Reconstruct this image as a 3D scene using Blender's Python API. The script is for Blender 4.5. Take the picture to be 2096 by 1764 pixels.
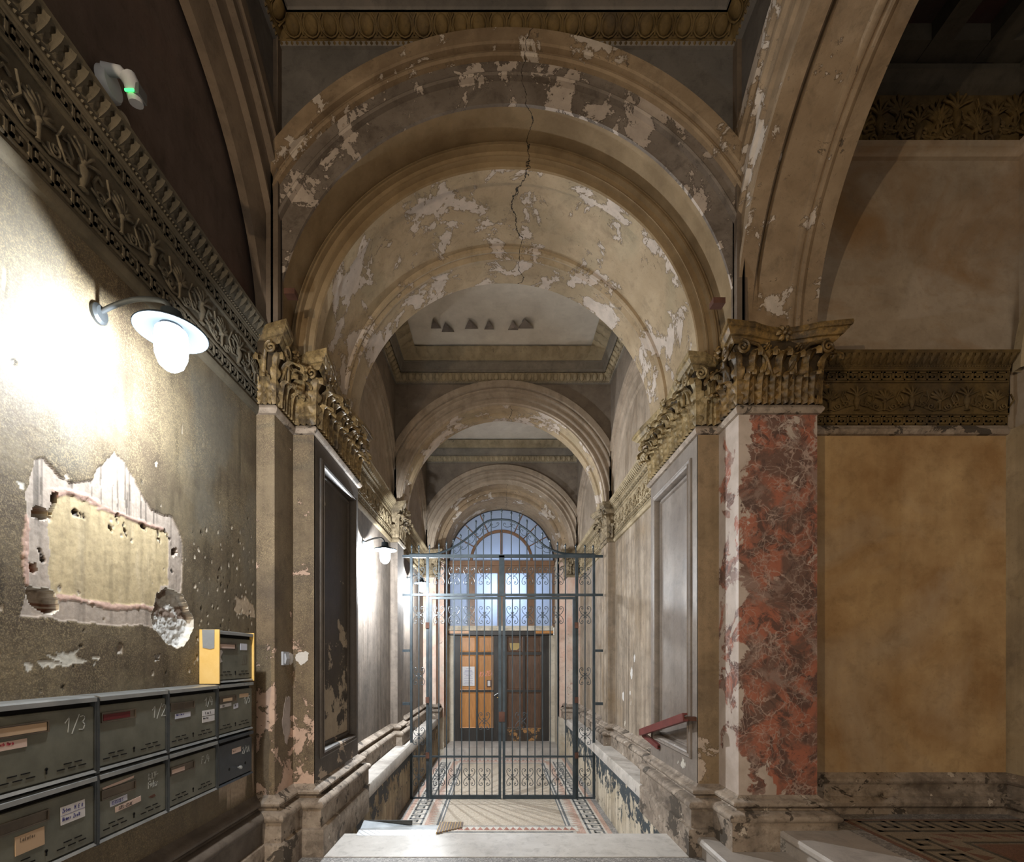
import bpy, math, random
import numpy as np
from math import sin, cos, pi, sqrt, atan2, radians
random.seed(7)
rng = np.random.default_rng(7)
for o in list(bpy.data.objects): bpy.data.objects.remove(o)
S = bpy.context.scene
COL = S.collection

# ------------------------------------------------------------------ camera, world, exposure
E = 1.15            # eye height above the hall floor (hall floor is z = 0)
XC = 0.04           # centre line of the passage
FPX = 989.8
cam_d = bpy.data.cameras.new('camera'); cam = bpy.data.objects.new('camera', cam_d); COL.objects.link(cam)
cam.location = (0, 0, E); cam.rotation_euler = (pi/2, 0, 0)
cam_d.sensor_width = 36; cam_d.sensor_fit = 'HORIZONTAL'; cam_d.lens = 17.0
cam_d.shift_x = 26/2096; cam_d.shift_y = 466/2096; cam_d.clip_start = .02
S.camera = cam
S.view_settings.view_transform = 'Standard'; S.view_settings.look = 'None'
S.view_settings.gamma = 1; S.view_settings.use_curve_mapping = False
S.view_settings.exposure = 0.95
wd = bpy.data.worlds.new('world'); S.world = wd; wd.use_nodes = True
bg = wd.node_tree.nodes['Background']; bg.inputs[0].default_value = (1.0, .88, .73, 1); bg.inputs[1].default_value = 0.33
S.cycles.max_bounces = 6; S.cycles.diffuse_bounces = 4; S.cycles.glossy_bounces = 2
S.cycles.transmission_bounces = 3; S.cycles.use_denoising = True
S.cycles.sample_clamp_indirect = 4.0; S.cycles.caustics_reflective = False; S.cycles.caustics_refractive = False

def area(name, loc, rot, size, power, col):
    l = bpy.data.lights.new(name, 'AREA'); l.shape = 'RECTANGLE'; l.size, l.size_y = size; l.energy = power; l.color = col
    o = bpy.data.objects.new(name, l); o.location = loc; o.rotation_euler = rot; COL.objects.link(o); return o
def point(name, loc, r, power, col):
    l = bpy.data.lights.new(name, 'POINT'); l.shadow_soft_size = r; l.energy = power; l.color = col
    o = bpy.data.objects.new(name, l); o.location = loc; COL.objects.link(o); return o
LAMP_W = 44.0       # watts of light from each cool lamp
# warm soft fill added behind the viewpoint; no daylight source is known there
area('added_rear_fill', (0.4, -4.6, 1.5), (pi/2, 0, 0), (2.6, 2.6), 34, (1.0, .88, .74))

# ------------------------------------------------------------------ plan constants
Y0, Y1, Y2, Y3, Y4, Y5, Y6, Y7 = 2.647, 2.885, 3.78, 5.55, 5.90, 7.94, 8.25, 8.95
WL = 1.37           # hall wall (relative to XC)
XP0, XP1, XB, XP2, XP3, XJ = 1.27, 1.145, 1.29, 1.208, 1.08, .985
FZ = -.5            # passage floor
ZS = E + 1.785      # springing
def X(x): return XC + x

# ------------------------------------------------------------------ mesh helpers
WLOC = {}
class MB:
    def __init__(s): s.v = []; s.f = []; s.n = 0
    def add(s, v, f):
        v = np.asarray(v, float).reshape(-1, 3); s.v.append(v)
        k = s.n; s.f += [tuple(i + k for i in q) for q in f]; s.n += len(v); return s
    def box(s, x0, x1, y0, y1, z0, z1):
        if x0 > x1: x0, x1 = x1, x0
        if y0 > y1: y0, y1 = y1, y0
        if z0 > z1: z0, z1 = z1, z0
        return s.add([(x0,y0,z0),(x1,y0,z0),(x1,y1,z0),(x0,y1,z0),(x0,y0,z1),(x1,y0,z1),(x1,y1,z1),(x0,y1,z1)],
              [(0,3,2,1),(4,5,6,7),(0,1,5,4),(1,2,6,5),(2,3,7,6),(3,0,4,7)])
    def grid(s, P, closed_u=False, closed_v=False, flip=False):
        P = np.asarray(P, float); nu, nv = P.shape[:2]; f = []
        for i in range(nu if closed_u else nu-1):
            for j in range(nv if closed_v else nv-1):
                a, b = i*nv+j, ((i+1) % nu)*nv+j; c, d = ((i+1) % nu)*nv+(j+1) % nv, i*nv+(j+1) % nv
                f.append((a,d,c,b) if flip else (a,b,c,d))
        return s.add(P.reshape(-1,3), f)
    def sweep(s, prof, path, closed=False, caps=True):
        """prof = (out, z) pairs, path in plan; outwards is the left of the walking direction"""
        path = [np.array(p, float) for p in path]; n = len(path); nor = []
        for i in range(n if closed else n-1):
            d = path[(i+1) % n]-path[i]; d /= np.linalg.norm(d); nor.append(np.array([-d[1], d[0]]))
        P = []
        for i in range(n):
            if closed: a, b = nor[i-1], nor[i]
            else: a, b = nor[max(i-1,0)], nor[min(i, n-2)]
            m = (a+b)/max(1+a@b, .3)
            P.append([(path[i][0]+m[0]*o, path[i][1]+m[1]*o, z) for o, z in prof])
        s.grid(P, closed_u=closed)
        if caps and not closed:
            k = s.n-n*len(prof); L = len(prof)
            s.f.append(tuple(range(k, k+L))); s.f.append(tuple(k+(n-1)*L+j for j in reversed(range(L))))
        return s
    def arch(s, prof, axis, c, cz, clamp=None, a0=0., a1=pi, n=72):
        """prof = (R, depth coordinate); axis 'Y': ring in XZ about x = c; axis 'X': ring in YZ about y = c"""
        P = []
        for i in range(n+1):
            a = a0+(a1-a0)*i/n; row = []
            for R, d in prof:
                u, z = c+R*cos(a), cz+R*sin(a)
                if clamp: u = min(max(u, clamp[0]), clamp[1])
                row.append((u, d, z) if axis == 'Y' else (d, u, z))
            P.append(row)
        return s.grid(P, flip=(axis == 'Y'))
    def spandrel(s, axis, d, u0, u1, z1, c, cz, R, z0=None, n=72):
        """flat wall with a round-headed cut-out; below the springing the two sides run down to z0"""
        P = []
        for i in range(n+1):
            a = pi*i/n; u, z = c+R*cos(a), cz+R*sin(a)
            u = min(max(u, u0), u1)
            t = (u, z1)
            P.append([(u, d, z), (t[0], d, t[1])] if axis == 'Y' else [(d, u, z), (d, t[0], t[1])])
        s.grid(P)
        for ua, ub in ((u0, c-R), (c+R, u1)):
            if ub-ua > 1e-4:
                zz = cz if z0 is None else z0
                q = [(ua, zz), (ub, zz), (ub, z1), (ua, z1)]
                s.add([(u, d, z) if axis == 'Y' else (d, u, z) for u, z in q], [(0,1,2,3)])
        return s
    def tube(s, pts, r, k=8, caps=True, r1=None):
        pts = [np.array(p, float) for p in pts]; n = len(pts); P = []; up = None
        for i in range(n):
            t = pts[min(i+1,n-1)]-pts[max(i-1,0)]; t /= (np.linalg.norm(t)+1e-12)
            if up is None: up = np.cross(t, (0,0,1) if abs(t[2]) < .9 else (1,0,0))
            up = up-t*(up@t); up /= (np.linalg.norm(up)+1e-12); w = np.cross(t, up)
            rr = r if r1 is None else r+(r1-r)*i/(n-1)
            P.append([pts[i]+rr*(cos(2*pi*j/k)*up+sin(2*pi*j/k)*w) for j in range(k)])
        s.grid(P, closed_v=True)
        if caps:
            b = s.n-n*k; s.f.append(tuple(b+j for j in reversed(range(k)))); s.f.append(tuple(b+(n-1)*k+j for j in range(k)))
        return s
    def lathe(s, prof, c, axis='Z', k=32):
        P = []
        for r, h in prof:
            row = []
            for j in range(k):
                a = 2*pi*j/k; p = {'Z': (r*cos(a), r*sin(a), h), 'Y': (r*cos(a), h, r*sin(a)), 'X': (h, r*cos(a), r*sin(a))}[axis]
                row.append((c[0]+p[0], c[1]+p[1], c[2]+p[2]))
            P.append(row)
        return s.grid(P, closed_v=True)
    def prism(s, poly, fn, h0, h1):
        """poly in (u, v); fn(u, v, h) -> xyz"""
        n = len(poly)
        v = [fn(u, w, h0) for u, w in poly]+[fn(u, w, h1) for u, w in poly]
        f = [tuple(range(n-1, -1, -1)), tuple(range(n, 2*n))]+[(i, (i+1) % n, n+(i+1) % n, n+i) for i in range(n)]
        return s.add(v, f)
    def strips(s, segs, w, fn, h0, h1):
        for (a, b), (c, d) in segs:
            L = math.hypot(c-a, d-b)
            if L < 1e-9: continue
            tx, ty = (c-a)/L*w/2, (d-b)/L*w/2
            s.prism([(a-tx+ty, b-ty-tx), (c+tx+ty, d+ty-tx), (c+tx-ty, d+ty+tx), (a-tx-ty, b-ty+tx)], fn, h0, h1)
        return s
    def frame(s, u0, u1, v0, v1, prof, fn):
        """picture-frame moulding: prof = (inset, height)"""
        P = []
        for u, v, su, sv in ((u0,v0,1,1),(u1,v0,-1,1),(u1,v1,-1,-1),(u0,v1,1,-1)):
            P.append([fn(u+su*i, v+sv*i, h) for i, h in prof])
        return s.grid(P, closed_u=True)
    def mesh(s, name, mats, off=(0,0,0), smooth=None):
        me = bpy.data.meshes.new(name)
        V = np.concatenate(s.v) - np.array(off) if s.v else np.zeros((0,3))
        me.from_pydata(V.tolist(), [], s.f)
        for m in (mats if isinstance(mats, (list, tuple)) else [mats]): me.materials.append(m)
        if smooth is not None:
            me.shade_smooth(); me.set_sharp_from_angle(angle=radians(smooth))
        me.update(); return me
    def build(s, name, mat, parent=None, smooth=None, base=None):
        if parent is not None: off = WLOC[parent.name]
        else: off = base if base is not None else (0,0,0)
        me = s.mesh(name, mat, off, smooth)
        o = bpy.data.objects.new(name, me); COL.objects.link(o)
        if parent is not None: o.parent = parent; WLOC[o.name] = off
        else: o.location = off; WLOC[o.name] = tuple(off)
        return o
def tag(o, label=None, cat=None, group=None, kind=None):
    if label: o['label'] = label
    if cat: o['category'] = cat
    if group: o['group'] = group
    if kind: o['kind'] = kind
    return o
def thing(name, loc, label, cat, group=None):
    o = bpy.data.objects.new(name, None); o.empty_display_size = .05; o.location = loc; COL.objects.link(o)
    WLOC[o.name] = tuple(loc); return tag(o, label, cat, group)
def struct(mb, name, mat, label, smooth=None, cat=None):
    o = mb.build(name, mat, smooth=smooth); o['kind'] = 'structure'
    if label: o['label'] = label
    if cat: o['category'] = cat
    return o
def inst(name, me, parent, loc, rz=0., sc=(1,1,1), mir=None):
    """a part that shares its mesh with its alikes; loc in world space"""
    o = bpy.data.objects.new(name, me); COL.objects.link(o); o.parent = parent
    w = WLOC[parent.name]; o.location = (loc[0]-w[0], loc[1]-w[1], loc[2]-w[2])
    o.rotation_euler = (0,0,rz) if not isinstance(rz, tuple) else rz; o.scale = sc; WLOC[o.name] = tuple(loc); return o
def side(path, s):
    """right-hand path near -> far; mirrored for the left so that outwards stays outwards"""
    q = [(X(s*x), y) for x, y in path]
    return q if s > 0 else q[::-1]

# ------------------------------------------------------------------ material helpers
class NT:
    def __init__(s, name, rough=.75, metal=0., spec=.3):
        s.m = bpy.data.materials.new(name); s.m.use_nodes = True; s.t = s.m.node_tree; s.t.nodes.clear()
        s.out = s.t.nodes.new('ShaderNodeOutputMaterial'); s.b = s.t.nodes.new('ShaderNodeBsdfPrincipled')
        s.b.inputs['Roughness'].default_value = rough; s.b.inputs['Metallic'].default_value = metal
        s.b.inputs['Specular IOR Level'].default_value = spec
        s.t.links.new(s.b.outputs[0], s.out.inputs[0])
        s.pos = s.node('ShaderNodeNewGeometry').outputs['Position']
    def node(s, t): return s.t.nodes.new(t)
    def put(s, sock, val):
        if isinstance(val, bpy.types.NodeSocket): s.t.links.new(val, sock)
        elif isinstance(val, (tuple, list)) and len(val) == 3 and len(sock.default_value) == 4: sock.default_value = (*val, 1)
        else: sock.default_value = val
    def scale(s, v):
        n = s.node('ShaderNodeVectorMath'); n.operation = 'MULTIPLY'; s.put(n.inputs[0], s.pos); n.inputs[1].default_value = v; return n.outputs[0]
    def noise(s, scale, detail=5., rough=.6, dist=0., vec=None):
        n = s.node('ShaderNodeTexNoise'); s.put(n.inputs['Vector'], vec or s.pos)
        for k, v in (('Scale', scale), ('Detail', detail), ('Roughness', rough), ('Distortion', dist)): n.inputs[k].default_value = v
        return n.outputs['Fac']
    def voro(s, scale, feature='F1', out='Color', vec=None, rnd=1.):
        n = s.node('ShaderNodeTexVoronoi'); n.feature = feature; s.put(n.inputs['Vector'], vec or s.pos)
        n.inputs['Scale'].default_value = scale; n.inputs['Randomness'].default_value = rnd; return n.outputs[out]
    def rng(s, v, a, b, c=0., d=1.):
        n = s.node('ShaderNodeMapRange'); n.clamp = True; s.put(n.inputs['Value'], v)
        for k, x in zip(('From Min','From Max','To Min','To Max'), (a, b, c, d)): n.inputs[k].default_value = x
        return n.outputs[0]
    def math(s, op, a, b=0.):
        n = s.node('ShaderNodeMath'); n.operation = op; s.put(n.inputs[0], a); s.put(n.inputs[1], b); return n.outputs[0]
    def mix(s, f, a, b, mode='MIX'):
        n = s.node('ShaderNodeMix'); n.data_type = 'RGBA'; n.blend_type = mode
        s.put(n.inputs[0], f); s.put(n.inputs[6], a); s.put(n.inputs[7], b); return n.outputs[2]
    def sep(s, i):
        n = s.node('ShaderNodeSeparateXYZ'); s.put(n.inputs[0], s.pos); return n.outputs[i]
    def bump(s, h, strength=.4, dist=.004, base=None):
        n = s.node('ShaderNodeBump'); n.inputs['Strength'].default_value = strength; n.inputs['Distance'].default_value = dist
        s.put(n.inputs['Height'], h)
        if base is not None: s.put(n.inputs['Normal'], base)
        s.t.links.new(n.outputs[0], s.b.inputs['Normal']); return n.outputs[0]
    def done(s, col, rough=None):
        s.put(s.b.inputs['Base Color'], col)
        if rough is not None: s.put(s.b.inputs['Roughness'], rough)
        return s.m
def zbias(nt, lo, hi, amt):   # amt at z = lo fading to 0 at z = hi
    return nt.rng(nt.sep(2), lo, hi, amt, 0.)
def plaster(name, c1, c2, stain=None, stain_amt=.6, streak=0., speck=None, speck_amt=.5, peels=(), bump=.35, rough=.75, grime=.4, crack=False, spec=.3, sc=1.):
    t = NT(name, rough, spec=spec)
    c = t.mix(t.rng(t.noise(4*sc, 7, .62), .35, .65), c1, c2)
    if stain: c = t.mix(t.rng(t.noise(1.3*sc, 6, .62, .6), .48, .68, 0, stain_amt), c, stain)
    if streak:
        f = t.noise(1., 5, .55, vec=t.scale((16, 16, .9)))
        c = t.mix(t.rng(f, .46, .7, 0, streak), c, tuple(x*.55 for x in c1))
        c = t.mix(t.rng(f, .42, .25, 0, streak*.6), c, tuple(min(1, x*1.5) for x in c2))
    if speck:
        c = t.mix(t.math('MULTIPLY', t.rng(t.noise(240, 3, .6), .48, .66, 0, speck_amt), t.rng(t.noise(2.6, 6, .65), .38, .60, .1, 1.)), c, speck)
    c = t.mix(t.rng(t.noise(11*sc, 9, .7, .4), .50, .68, 0, grime), c, tuple(x*.35 for x in c1))          # ingrained dirt
    c = t.mix(t.rng(t.noise(7*sc, 8, .68, .3), .53, .66, 0, grime*.6), c, tuple(min(1, x*1.35) for x in c2))
    c = t.mix(t.rng(t.noise(75, 4, .7), .63, .68, 0, .5*min(1, grime*2)), c, tuple(x*.3 for x in c1))
    h = t.noise(38, 6, .65)
    for (pc, psc, thr, zb) in peels:
        v = t.noise(psc, 8, .68, .35)
        if zb: v = t.math('ADD', v, zbias(t, *zb))
        m = t.rng(v, thr, thr+.012)
        e = t.rng(v, thr-.014, thr-.004)          # thin worn rim of the paint layer
        c = t.mix(e, c, tuple(x*.6 for x in c1))
        pcv = t.mix(t.rng(t.noise(14, 5, .6), .4, .65), pc, tuple(x*.82 for x in pc))
        c = t.mix(m, c, pcv)
        h = t.math('SUBTRACT', h, t.math('MULTIPLY', m, 1.2))
    if crack:
        w = t.noise(2.6, 6, .6)
        d = t.math('ABSOLUTE', t.math('SUBTRACT', t.sep(0), t.math('ADD', t.math('MULTIPLY', w, .34), -.03)))
        m = t.math('MULTIPLY', t.rng(d, .0035, .0015), t.rng(t.sep(2), E+2.3, E+2.5))
        c = t.mix(m, c, (.02,.016,.012)); h = t.math('SUBTRACT', h, t.math('MULTIPLY', m, 2.))
    t.bump(h, bump, .004)
    return t.done(c)
def metal(name, c1, c2, rough=.45, metallic=.6, rust=None, thr=.6, sc=8.):
    t = NT(name, rough, metallic, .4)
    c = t.mix(t.rng(t.noise(sc, 6, .6), .35, .65), c1, c2)
    h = t.noise(60, 4, .6)
    if rust:
        v = t.noise(11, 7, .7); m = t.rng(v, thr, thr+.03); c = t.mix(m, c, rust); h = t.math('ADD', h, m)
        t.put(t.b.inputs['Metallic'], t.rng(m, 0, 1, metallic, 0))
    t.bump(h, .25, .002)
    return t.done(c)
def flat(name, c, rough=.6, metallic=0., emit=None, es=0.):
    t = NT(name, rough, metallic); t.put(t.b.inputs['Base Color'], c)
    if emit: t.put(t.b.inputs['Emission Color'], emit); t.b.inputs['Emission Strength'].default_value = es
    return t.m
def tessera(name, c1, c2, sc=95, rough=.5, var=.35, wear=True):
    t = NT(name, rough, spec=.4)
    cell = t.voro(sc, 'F1', 'Color'); n = t.node('ShaderNodeSeparateColor'); t.put(n.inputs[0], cell)
    c = t.mix(n.outputs[0], c1, c2)
    if wear: c = t.mix(t.rng(t.noise(2.5, 6, .6), .42, .7, 0, .5), c, tuple(min(1, x*.9+.12) for x in c1))
    e = t.voro(sc, 'DISTANCE_TO_EDGE', 'Distance'); g = t.rng(e, .0, .09)
    c = t.mix(g, tuple(x*.6 for x in c1), c)
    t.bump(g, .3, .001)
    return t.done(c)

M = {}
M['hall_wall'] = plaster('brown_wall_paint', (.085,.062,.042), (.13,.10,.068), stain=(.05,.045,.042), streak=.5, speck=(.42,.34,.20), speck_amt=.55, peels=(((.45,.36,.28), 5, .715, None),))
M['pil_left'] = plaster('brown_pilaster_paint', (.14,.105,.072), (.20,.155,.10), stain=(.07,.06,.055), streak=.35, speck=(.45,.36,.21), speck_amt=.6,
      peels=(((.58,.42,.33), 5.0, .635, (.1, 1.5, .17)),))
M['pier_dark'] = plaster('dark_pier_paint', (.060,.048,.038), (.088,.070,.055), stain=(.035,.03,.028), streak=.3, speck=(.3,.26,.2), speck_amt=.12, peels=(((.50,.40,.30), 5, .68, (.1, 1.3, .13)),), rough=.5, spec=.5)
M['pier_grey'] = plaster('grey_brown_pier_paint', (.19,.165,.145), (.25,.215,.185), stain=(.14,.11,.09), streak=.3, peels=(((.60,.57,.50), 4, .72, (.2, 1.3, .10)),), rough=.45, spec=.5)
M['bay_wall'] = plaster('bay_wall_paint', (.235,.19,.145), (.34,.28,.215), stain=(.22,.15,.08), streak=.7, speck=(.4,.35,.28), speck_amt=.2, peels=(((.72,.68,.62), 6, .715, None), ((.55,.50,.42), 5, .73, (.1,.6,.1))))
M['bay_wall_l'] = plaster('sooty_bay_wall_paint', (.15,.125,.105), (.24,.20,.165), stain=(.10,.09,.08), streak=.7, speck=(.4,.35,.28), speck_amt=.2, peels=(((.70,.68,.64), 6, .73, (.1, .9, .05)),))
M['dado'] = plaster('stained_dado_paint', (.28,.21,.13), (.44,.36,.24), stain=(.06,.05,.045), stain_amt=.85, streak=.8, peels=(((.07,.075,.08), 7, .62, (.05, -.25, .22)),))
M['dado_r'] = plaster('peeling_cream_dado', (.55,.48,.36), (.62,.56,.46), stain=(.38,.30,.2), streak=.6, peels=(((.06,.075,.085), 8, .615, (.10, -.32, .26)),))
M['base'] = plaster('worn_stone_moulding', (.25,.20,.155), (.38,.32,.26), stain=(.08,.062,.05), stain_amt=.9, sc=1.7, grime=.75, peels=(((.09,.075,.06), 5, .585, None), ((.55,.48,.40), 8, .63, None)), bump=.7)
M['base_dark'] = plaster('dark_plinth_paint', (.12,.10,.085), (.19,.165,.14), stain=(.07,.06,.05), peels=(((.48,.42,.35), 6, .66, None),), bump=.5)
M['ledge'] = plaster('pale_grey_ledge', (.42,.39,.35), (.54,.50,.46), stain=(.20,.18,.16), peels=(((.12,.12,.12), 8, .69, None),))
M['arch'] = plaster('tan_arch_plaster', (.225,.160,.098), (.325,.245,.160), stain=(.15,.105,.065), stain_amt=.8, streak=0, peels=(((.50,.44,.38), 3.6, .575, None), ((.14,.11,.08), 7, .66, None)), crack=True)
M['arch_grey'] = plaster('flaking_grey_fascia', (.13,.105,.085), (.20,.17,.145), stain=(.09,.07,.055), peels=(((.42,.36,.31), 4.2, .55, None), ((.40,.33,.26), 17, .66, None)), crack=True, grime=.6)
M['arch_smooth'] = plaster('smooth_tan_soffit', (.20,.14,.075), (.29,.215,.125), stain=(.135,.09,.045), grime=.2, peels=(((.34,.28,.22), 4, .73, None),), crack=True)
M['soffit'] = plaster('flaking_soffit_paint', (.31,.235,.145), (.385,.30,.195), stain=(.22,.20,.13), peels=(((.50,.43,.37), 3.4, .535, None), ((.09,.075,.06), 30, .69, None)), bump=.7, crack=True)
M['arch_side'] = plaster('brown_side_arch', (.12,.092,.068), (.17,.13,.095), stain=(.08,.065,.055), peels=(((.30,.25,.2), 5, .72, None),))
M['bay_vault'] = plaster('tan_bay_plaster', (.30,.24,.18), (.38,.31,.24), stain=(.24,.185,.13), streak=.25, peels=(((.50,.45,.40), 5, .71, None),))
M['spandrel'] = plaster('grey_spandrel', (.105,.097,.09), (.145,.133,.122), stain=(.055,.05,.045), stain_amt=.9, peels=(((.27,.21,.16), 7, .70, None),))
M['spandrel_bay'] = plaster('brown_spandrel', (.17,.135,.105), (.22,.18,.14), stain=(.11,.085,.065))
M['ceiling'] = plaster('greyed_ceiling_plaster', (.62,.57,.49), (.72,.67,.58), stain=(.50,.45,.38), grime=.15, stain_amt=.6)
M['ceiling_dk'] = plaster('dark_ceiling_plaster', (.16,.15,.14), (.22,.20,.18), stain=(.10,.095,.09))
M['cornice_flat'] = plaster('grey_cornice_band', (.17,.15,.12), (.23,.20,.16), stain=(.12,.10,.08))
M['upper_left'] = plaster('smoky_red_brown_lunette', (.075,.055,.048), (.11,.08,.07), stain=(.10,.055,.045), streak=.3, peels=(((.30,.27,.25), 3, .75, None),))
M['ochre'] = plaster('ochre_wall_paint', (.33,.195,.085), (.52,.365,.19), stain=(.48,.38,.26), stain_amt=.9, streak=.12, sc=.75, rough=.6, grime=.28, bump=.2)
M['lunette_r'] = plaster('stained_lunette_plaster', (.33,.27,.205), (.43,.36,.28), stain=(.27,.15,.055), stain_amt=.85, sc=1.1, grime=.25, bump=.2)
M['stone_frame'] = plaster('peeling_stone_frame', (.32,.25,.15), (.42,.34,.22), stain=(.14,.11,.08), peels=(((.60,.58,.54), 7, .70, None),), streak=.4)
M['dark_beam'] = plaster('dark_painted_beam', (.06,.055,.045), (.09,.08,.065))
M['dark_coffer'] = plaster('dark_red_coffer', (.06,.02,.018), (.03,.022,.02), stain=(.05,.055,.055))
M['entab'] = plaster('tarnished_entablature', (.085,.055,.018), (.17,.115,.045), stain=(.06,.045,.03), stain_amt=.8, sc=2.5, peels=(((.38,.31,.25), 9, .72, None),), bump=.5)
M['entab_bay'] = plaster('faded_gold_entablature', (.27,.215,.13), (.38,.31,.20), stain=(.18,.14,.09), peels=(((.08,.07,.06), 14, .69, None),), bump=.5)
M['entab_l'] = plaster('sooty_entablature', (.085,.075,.055), (.14,.12,.085), stain=(.06,.058,.05), peels=(((.34,.26,.15), 12, .72, None),), bump=.5)
M['gold'] = plaster('tarnished_gilt_stucco', (.075,.048,.018), (.26,.16,.05), stain=(.04,.03,.02), stain_amt=.9, sc=4.5, grime=.8, peels=(((.55,.45,.36), 26, .72, None),), bump=.8, rough=.5, spec=.5)
M['gold_side'] = plaster('dusty_gilt_stucco', (.20,.15,.07), (.40,.31,.165), stain=(.09,.065,.035), stain_amt=.9, sc=4.5, grime=.7, peels=(((.10,.085,.07), 22, .66, None),), bump=.8, rough=.55)
M['gold_left'] = plaster('sooty_gilt_stucco', (.12,.08,.035), (.36,.26,.12), stain=(.05,.04,.032), stain_amt=.9, sc=4.5, grime=.8, peels=(((.55,.50,.42), 24, .72, None),), bump=.8, rough=.5, spec=.5)
M['gold_bed'] = plaster('gap_shade_capital_bell', (.035,.024,.012), (.075,.05,.024), stain=(.02,.015,.01), sc=3)  # bell darkened to separate the leaves, shade of the gaps put into its colour
M['gold_dull'] = plaster('dull_brown_stucco', (.13,.10,.06), (.30,.24,.155), stain=(.07,.055,.04), stain_amt=.9, sc=4.5, grime=.7, bump=.7)
M['stone_marble'] = plaster('pale_marble_slab', (.52,.50,.47), (.60,.58,.55), stain=(.44,.42,.39), stain_amt=.6, bump=.05, rough=.38, spec=.5)
M['stone_step'] = plaster('worn_stone_step', (.38,.345,.315), (.46,.425,.39), stain=(.28,.25,.22), bump=.1, rough=.45, spec=.5)
M['riser'] = plaster('patchy_riser', (.42,.35,.27), (.5,.44,.36), stain=(.15,.13,.11), stain_amt=.8)
def marble():
    t = NT('red_scagliola_marble', .5, spec=.5)
    w = t.node('ShaderNodeTexNoise'); t.put(w.inputs['Vector'], t.pos); w.inputs['Scale'].default_value = 7; w.inputs['Detail'].default_value = 6
    a = t.node('ShaderNodeVectorMath'); a.operation = 'MULTIPLY_ADD'; t.put(a.inputs[0], w.outputs['Color']); a.inputs[1].default_value = (.22,.22,.22); t.put(a.inputs[2], t.pos)
    vec = a.outputs[0]
    c = t.mix(t.rng(t.noise(5.5, 7, .65, .8), .44, .58), (.15,.085,.066), (.35,.125,.078))
    c = t.mix(t.rng(t.noise(8, 8, .72, 1.2), .50, .58, 0, .9), c, (.085,.05,.042))
    c = t.mix(t.rng(t.noise(3.4, 8, .7, .8), .53, .60, 0, .8), c, (.27,.19,.16))
    e = t.voro(7.5, 'DISTANCE_TO_EDGE', 'Distance', vec); v = t.math('MULTIPLY', t.rng(e, .035, .0), t.rng(t.noise(5, 5, .6), .42, .58))
    c = t.mix(v, c, (.44,.33,.28))
    e2 = t.voro(21, 'DISTANCE_TO_EDGE', 'Distance', vec); v2 = t.math('MULTIPLY', t.rng(e2, .07, .0, 0, .75), t.rng(t.noise(6.5, 6, .65), .44, .54))
    c = t.mix(v2, c, (.40,.31,.265))
    # plaster fillings towards the ends, paler along the left arris
    zz = t.sep(2); g = t.math('ADD', t.rng(zz, E+.85, E+1.38, 0, .13), t.rng(zz, .75, .42, 0, .15))
    left = t.rng(t.sep(0), XC+XP0+.075, XC+XP0+.0, 0, .20)
    m = t.rng(t.math('ADD', t.math('ADD', t.noise(4.5, 7, .62, .5), g), left), .66, .68)
    c = t.mix(m, c, t.mix(t.rng(t.noise(9, 5, .6), .4, .6), (.40,.335,.285), (.48,.41,.36)))
    t.bump(t.math('SUBTRACT', t.noise(40, 6, .6), m), .25, .003)
    return t.done(c, t.rng(t.noise(8, 4, .6), .3, .7, .38, .65))
M['marble'] = marble()
M['pink_pil'] = plaster('pink_cream_pilaster', (.58,.48,.40), (.52,.33,.26), stain=(.60,.55,.48), peels=(((.42,.28,.23), 10, .64, None),))
M['pale_jamb'] = plaster('pale_jamb_paint', (.50,.45,.37), (.58,.53,.44), stain=(.36,.28,.18), streak=.35)
M['terrazzo'] = tessera('grey_terrazzo', (.16,.155,.15), (.46,.44,.42), 85)
M['tess_cream'] = tessera('cream_tesserae', (.55,.51,.45), (.66,.62,.56))
M['tess_field'] = tessera('beige_tesserae', (.40,.33,.25), (.60,.54,.45))
M['tess_pink'] = tessera('pink_tesserae', (.44,.28,.22), (.60,.44,.36))
M['tess_dark'] = tessera('slate_tesserae', (.10,.11,.115), (.22,.23,.235))
M['tess_red'] = tessera('red_tesserae', (.32,.14,.11), (.48,.24,.18))
M['tess_dim'] = tessera('shaded_cream_tesserae', (.26,.21,.15), (.34,.28,.21))  # darker copies of cream, slate and red: the room's weak light put into colour
M['tess_dimdark'] = tessera('shaded_slate_tesserae', (.06,.055,.045), (.12,.105,.085))
M['tess_dimred'] = tessera('shaded_red_tesserae', (.17,.085,.06), (.25,.13,.09))
M['iron'] = metal('blue_grey_painted_iron', (.030,.043,.052), (.055,.072,.085), .42, .35, (.07,.045,.03), .70)
M['mbox'] = metal('grey_green_mailbox_paint', (.105,.108,.085), (.165,.168,.135), .42, .15, (.14,.065,.03), .665)
M['mbox_dk'] = metal('slate_mailbox_paint', (.035,.042,.052), (.055,.065,.078), .4, .2)
M['mbox_edge'] = metal('bare_steel_edge', (.26,.28,.29), (.38,.40,.41), .35, .6, (.12,.07,.04), .68)
M['strap'] = metal('dark_steel_strap', (.045,.052,.058), (.08,.09,.098), .4, .5)
M['holder'] = metal('brown_name_holder', (.09,.075,.06), (.16,.13,.10), .35, .6)
M['yellow'] = metal('yellow_painted_steel', (.72,.47,.13), (.80,.57,.22), .5, .0, (.22,.11,.05), .78)
M['black'] = flat('black_void', (.004,.004,.004), .9)
M['paper'] = flat('white_paper', (.62,.61,.62), .8)
M['paper_blue'] = flat('blue_white_paper', (.55,.57,.66), .8)
M['paper_tan'] = flat('tan_paper', (.50,.36,.24), .8)
M['paper_pink'] = flat('pinkish_paper', (.60,.46,.40), .8)
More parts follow.
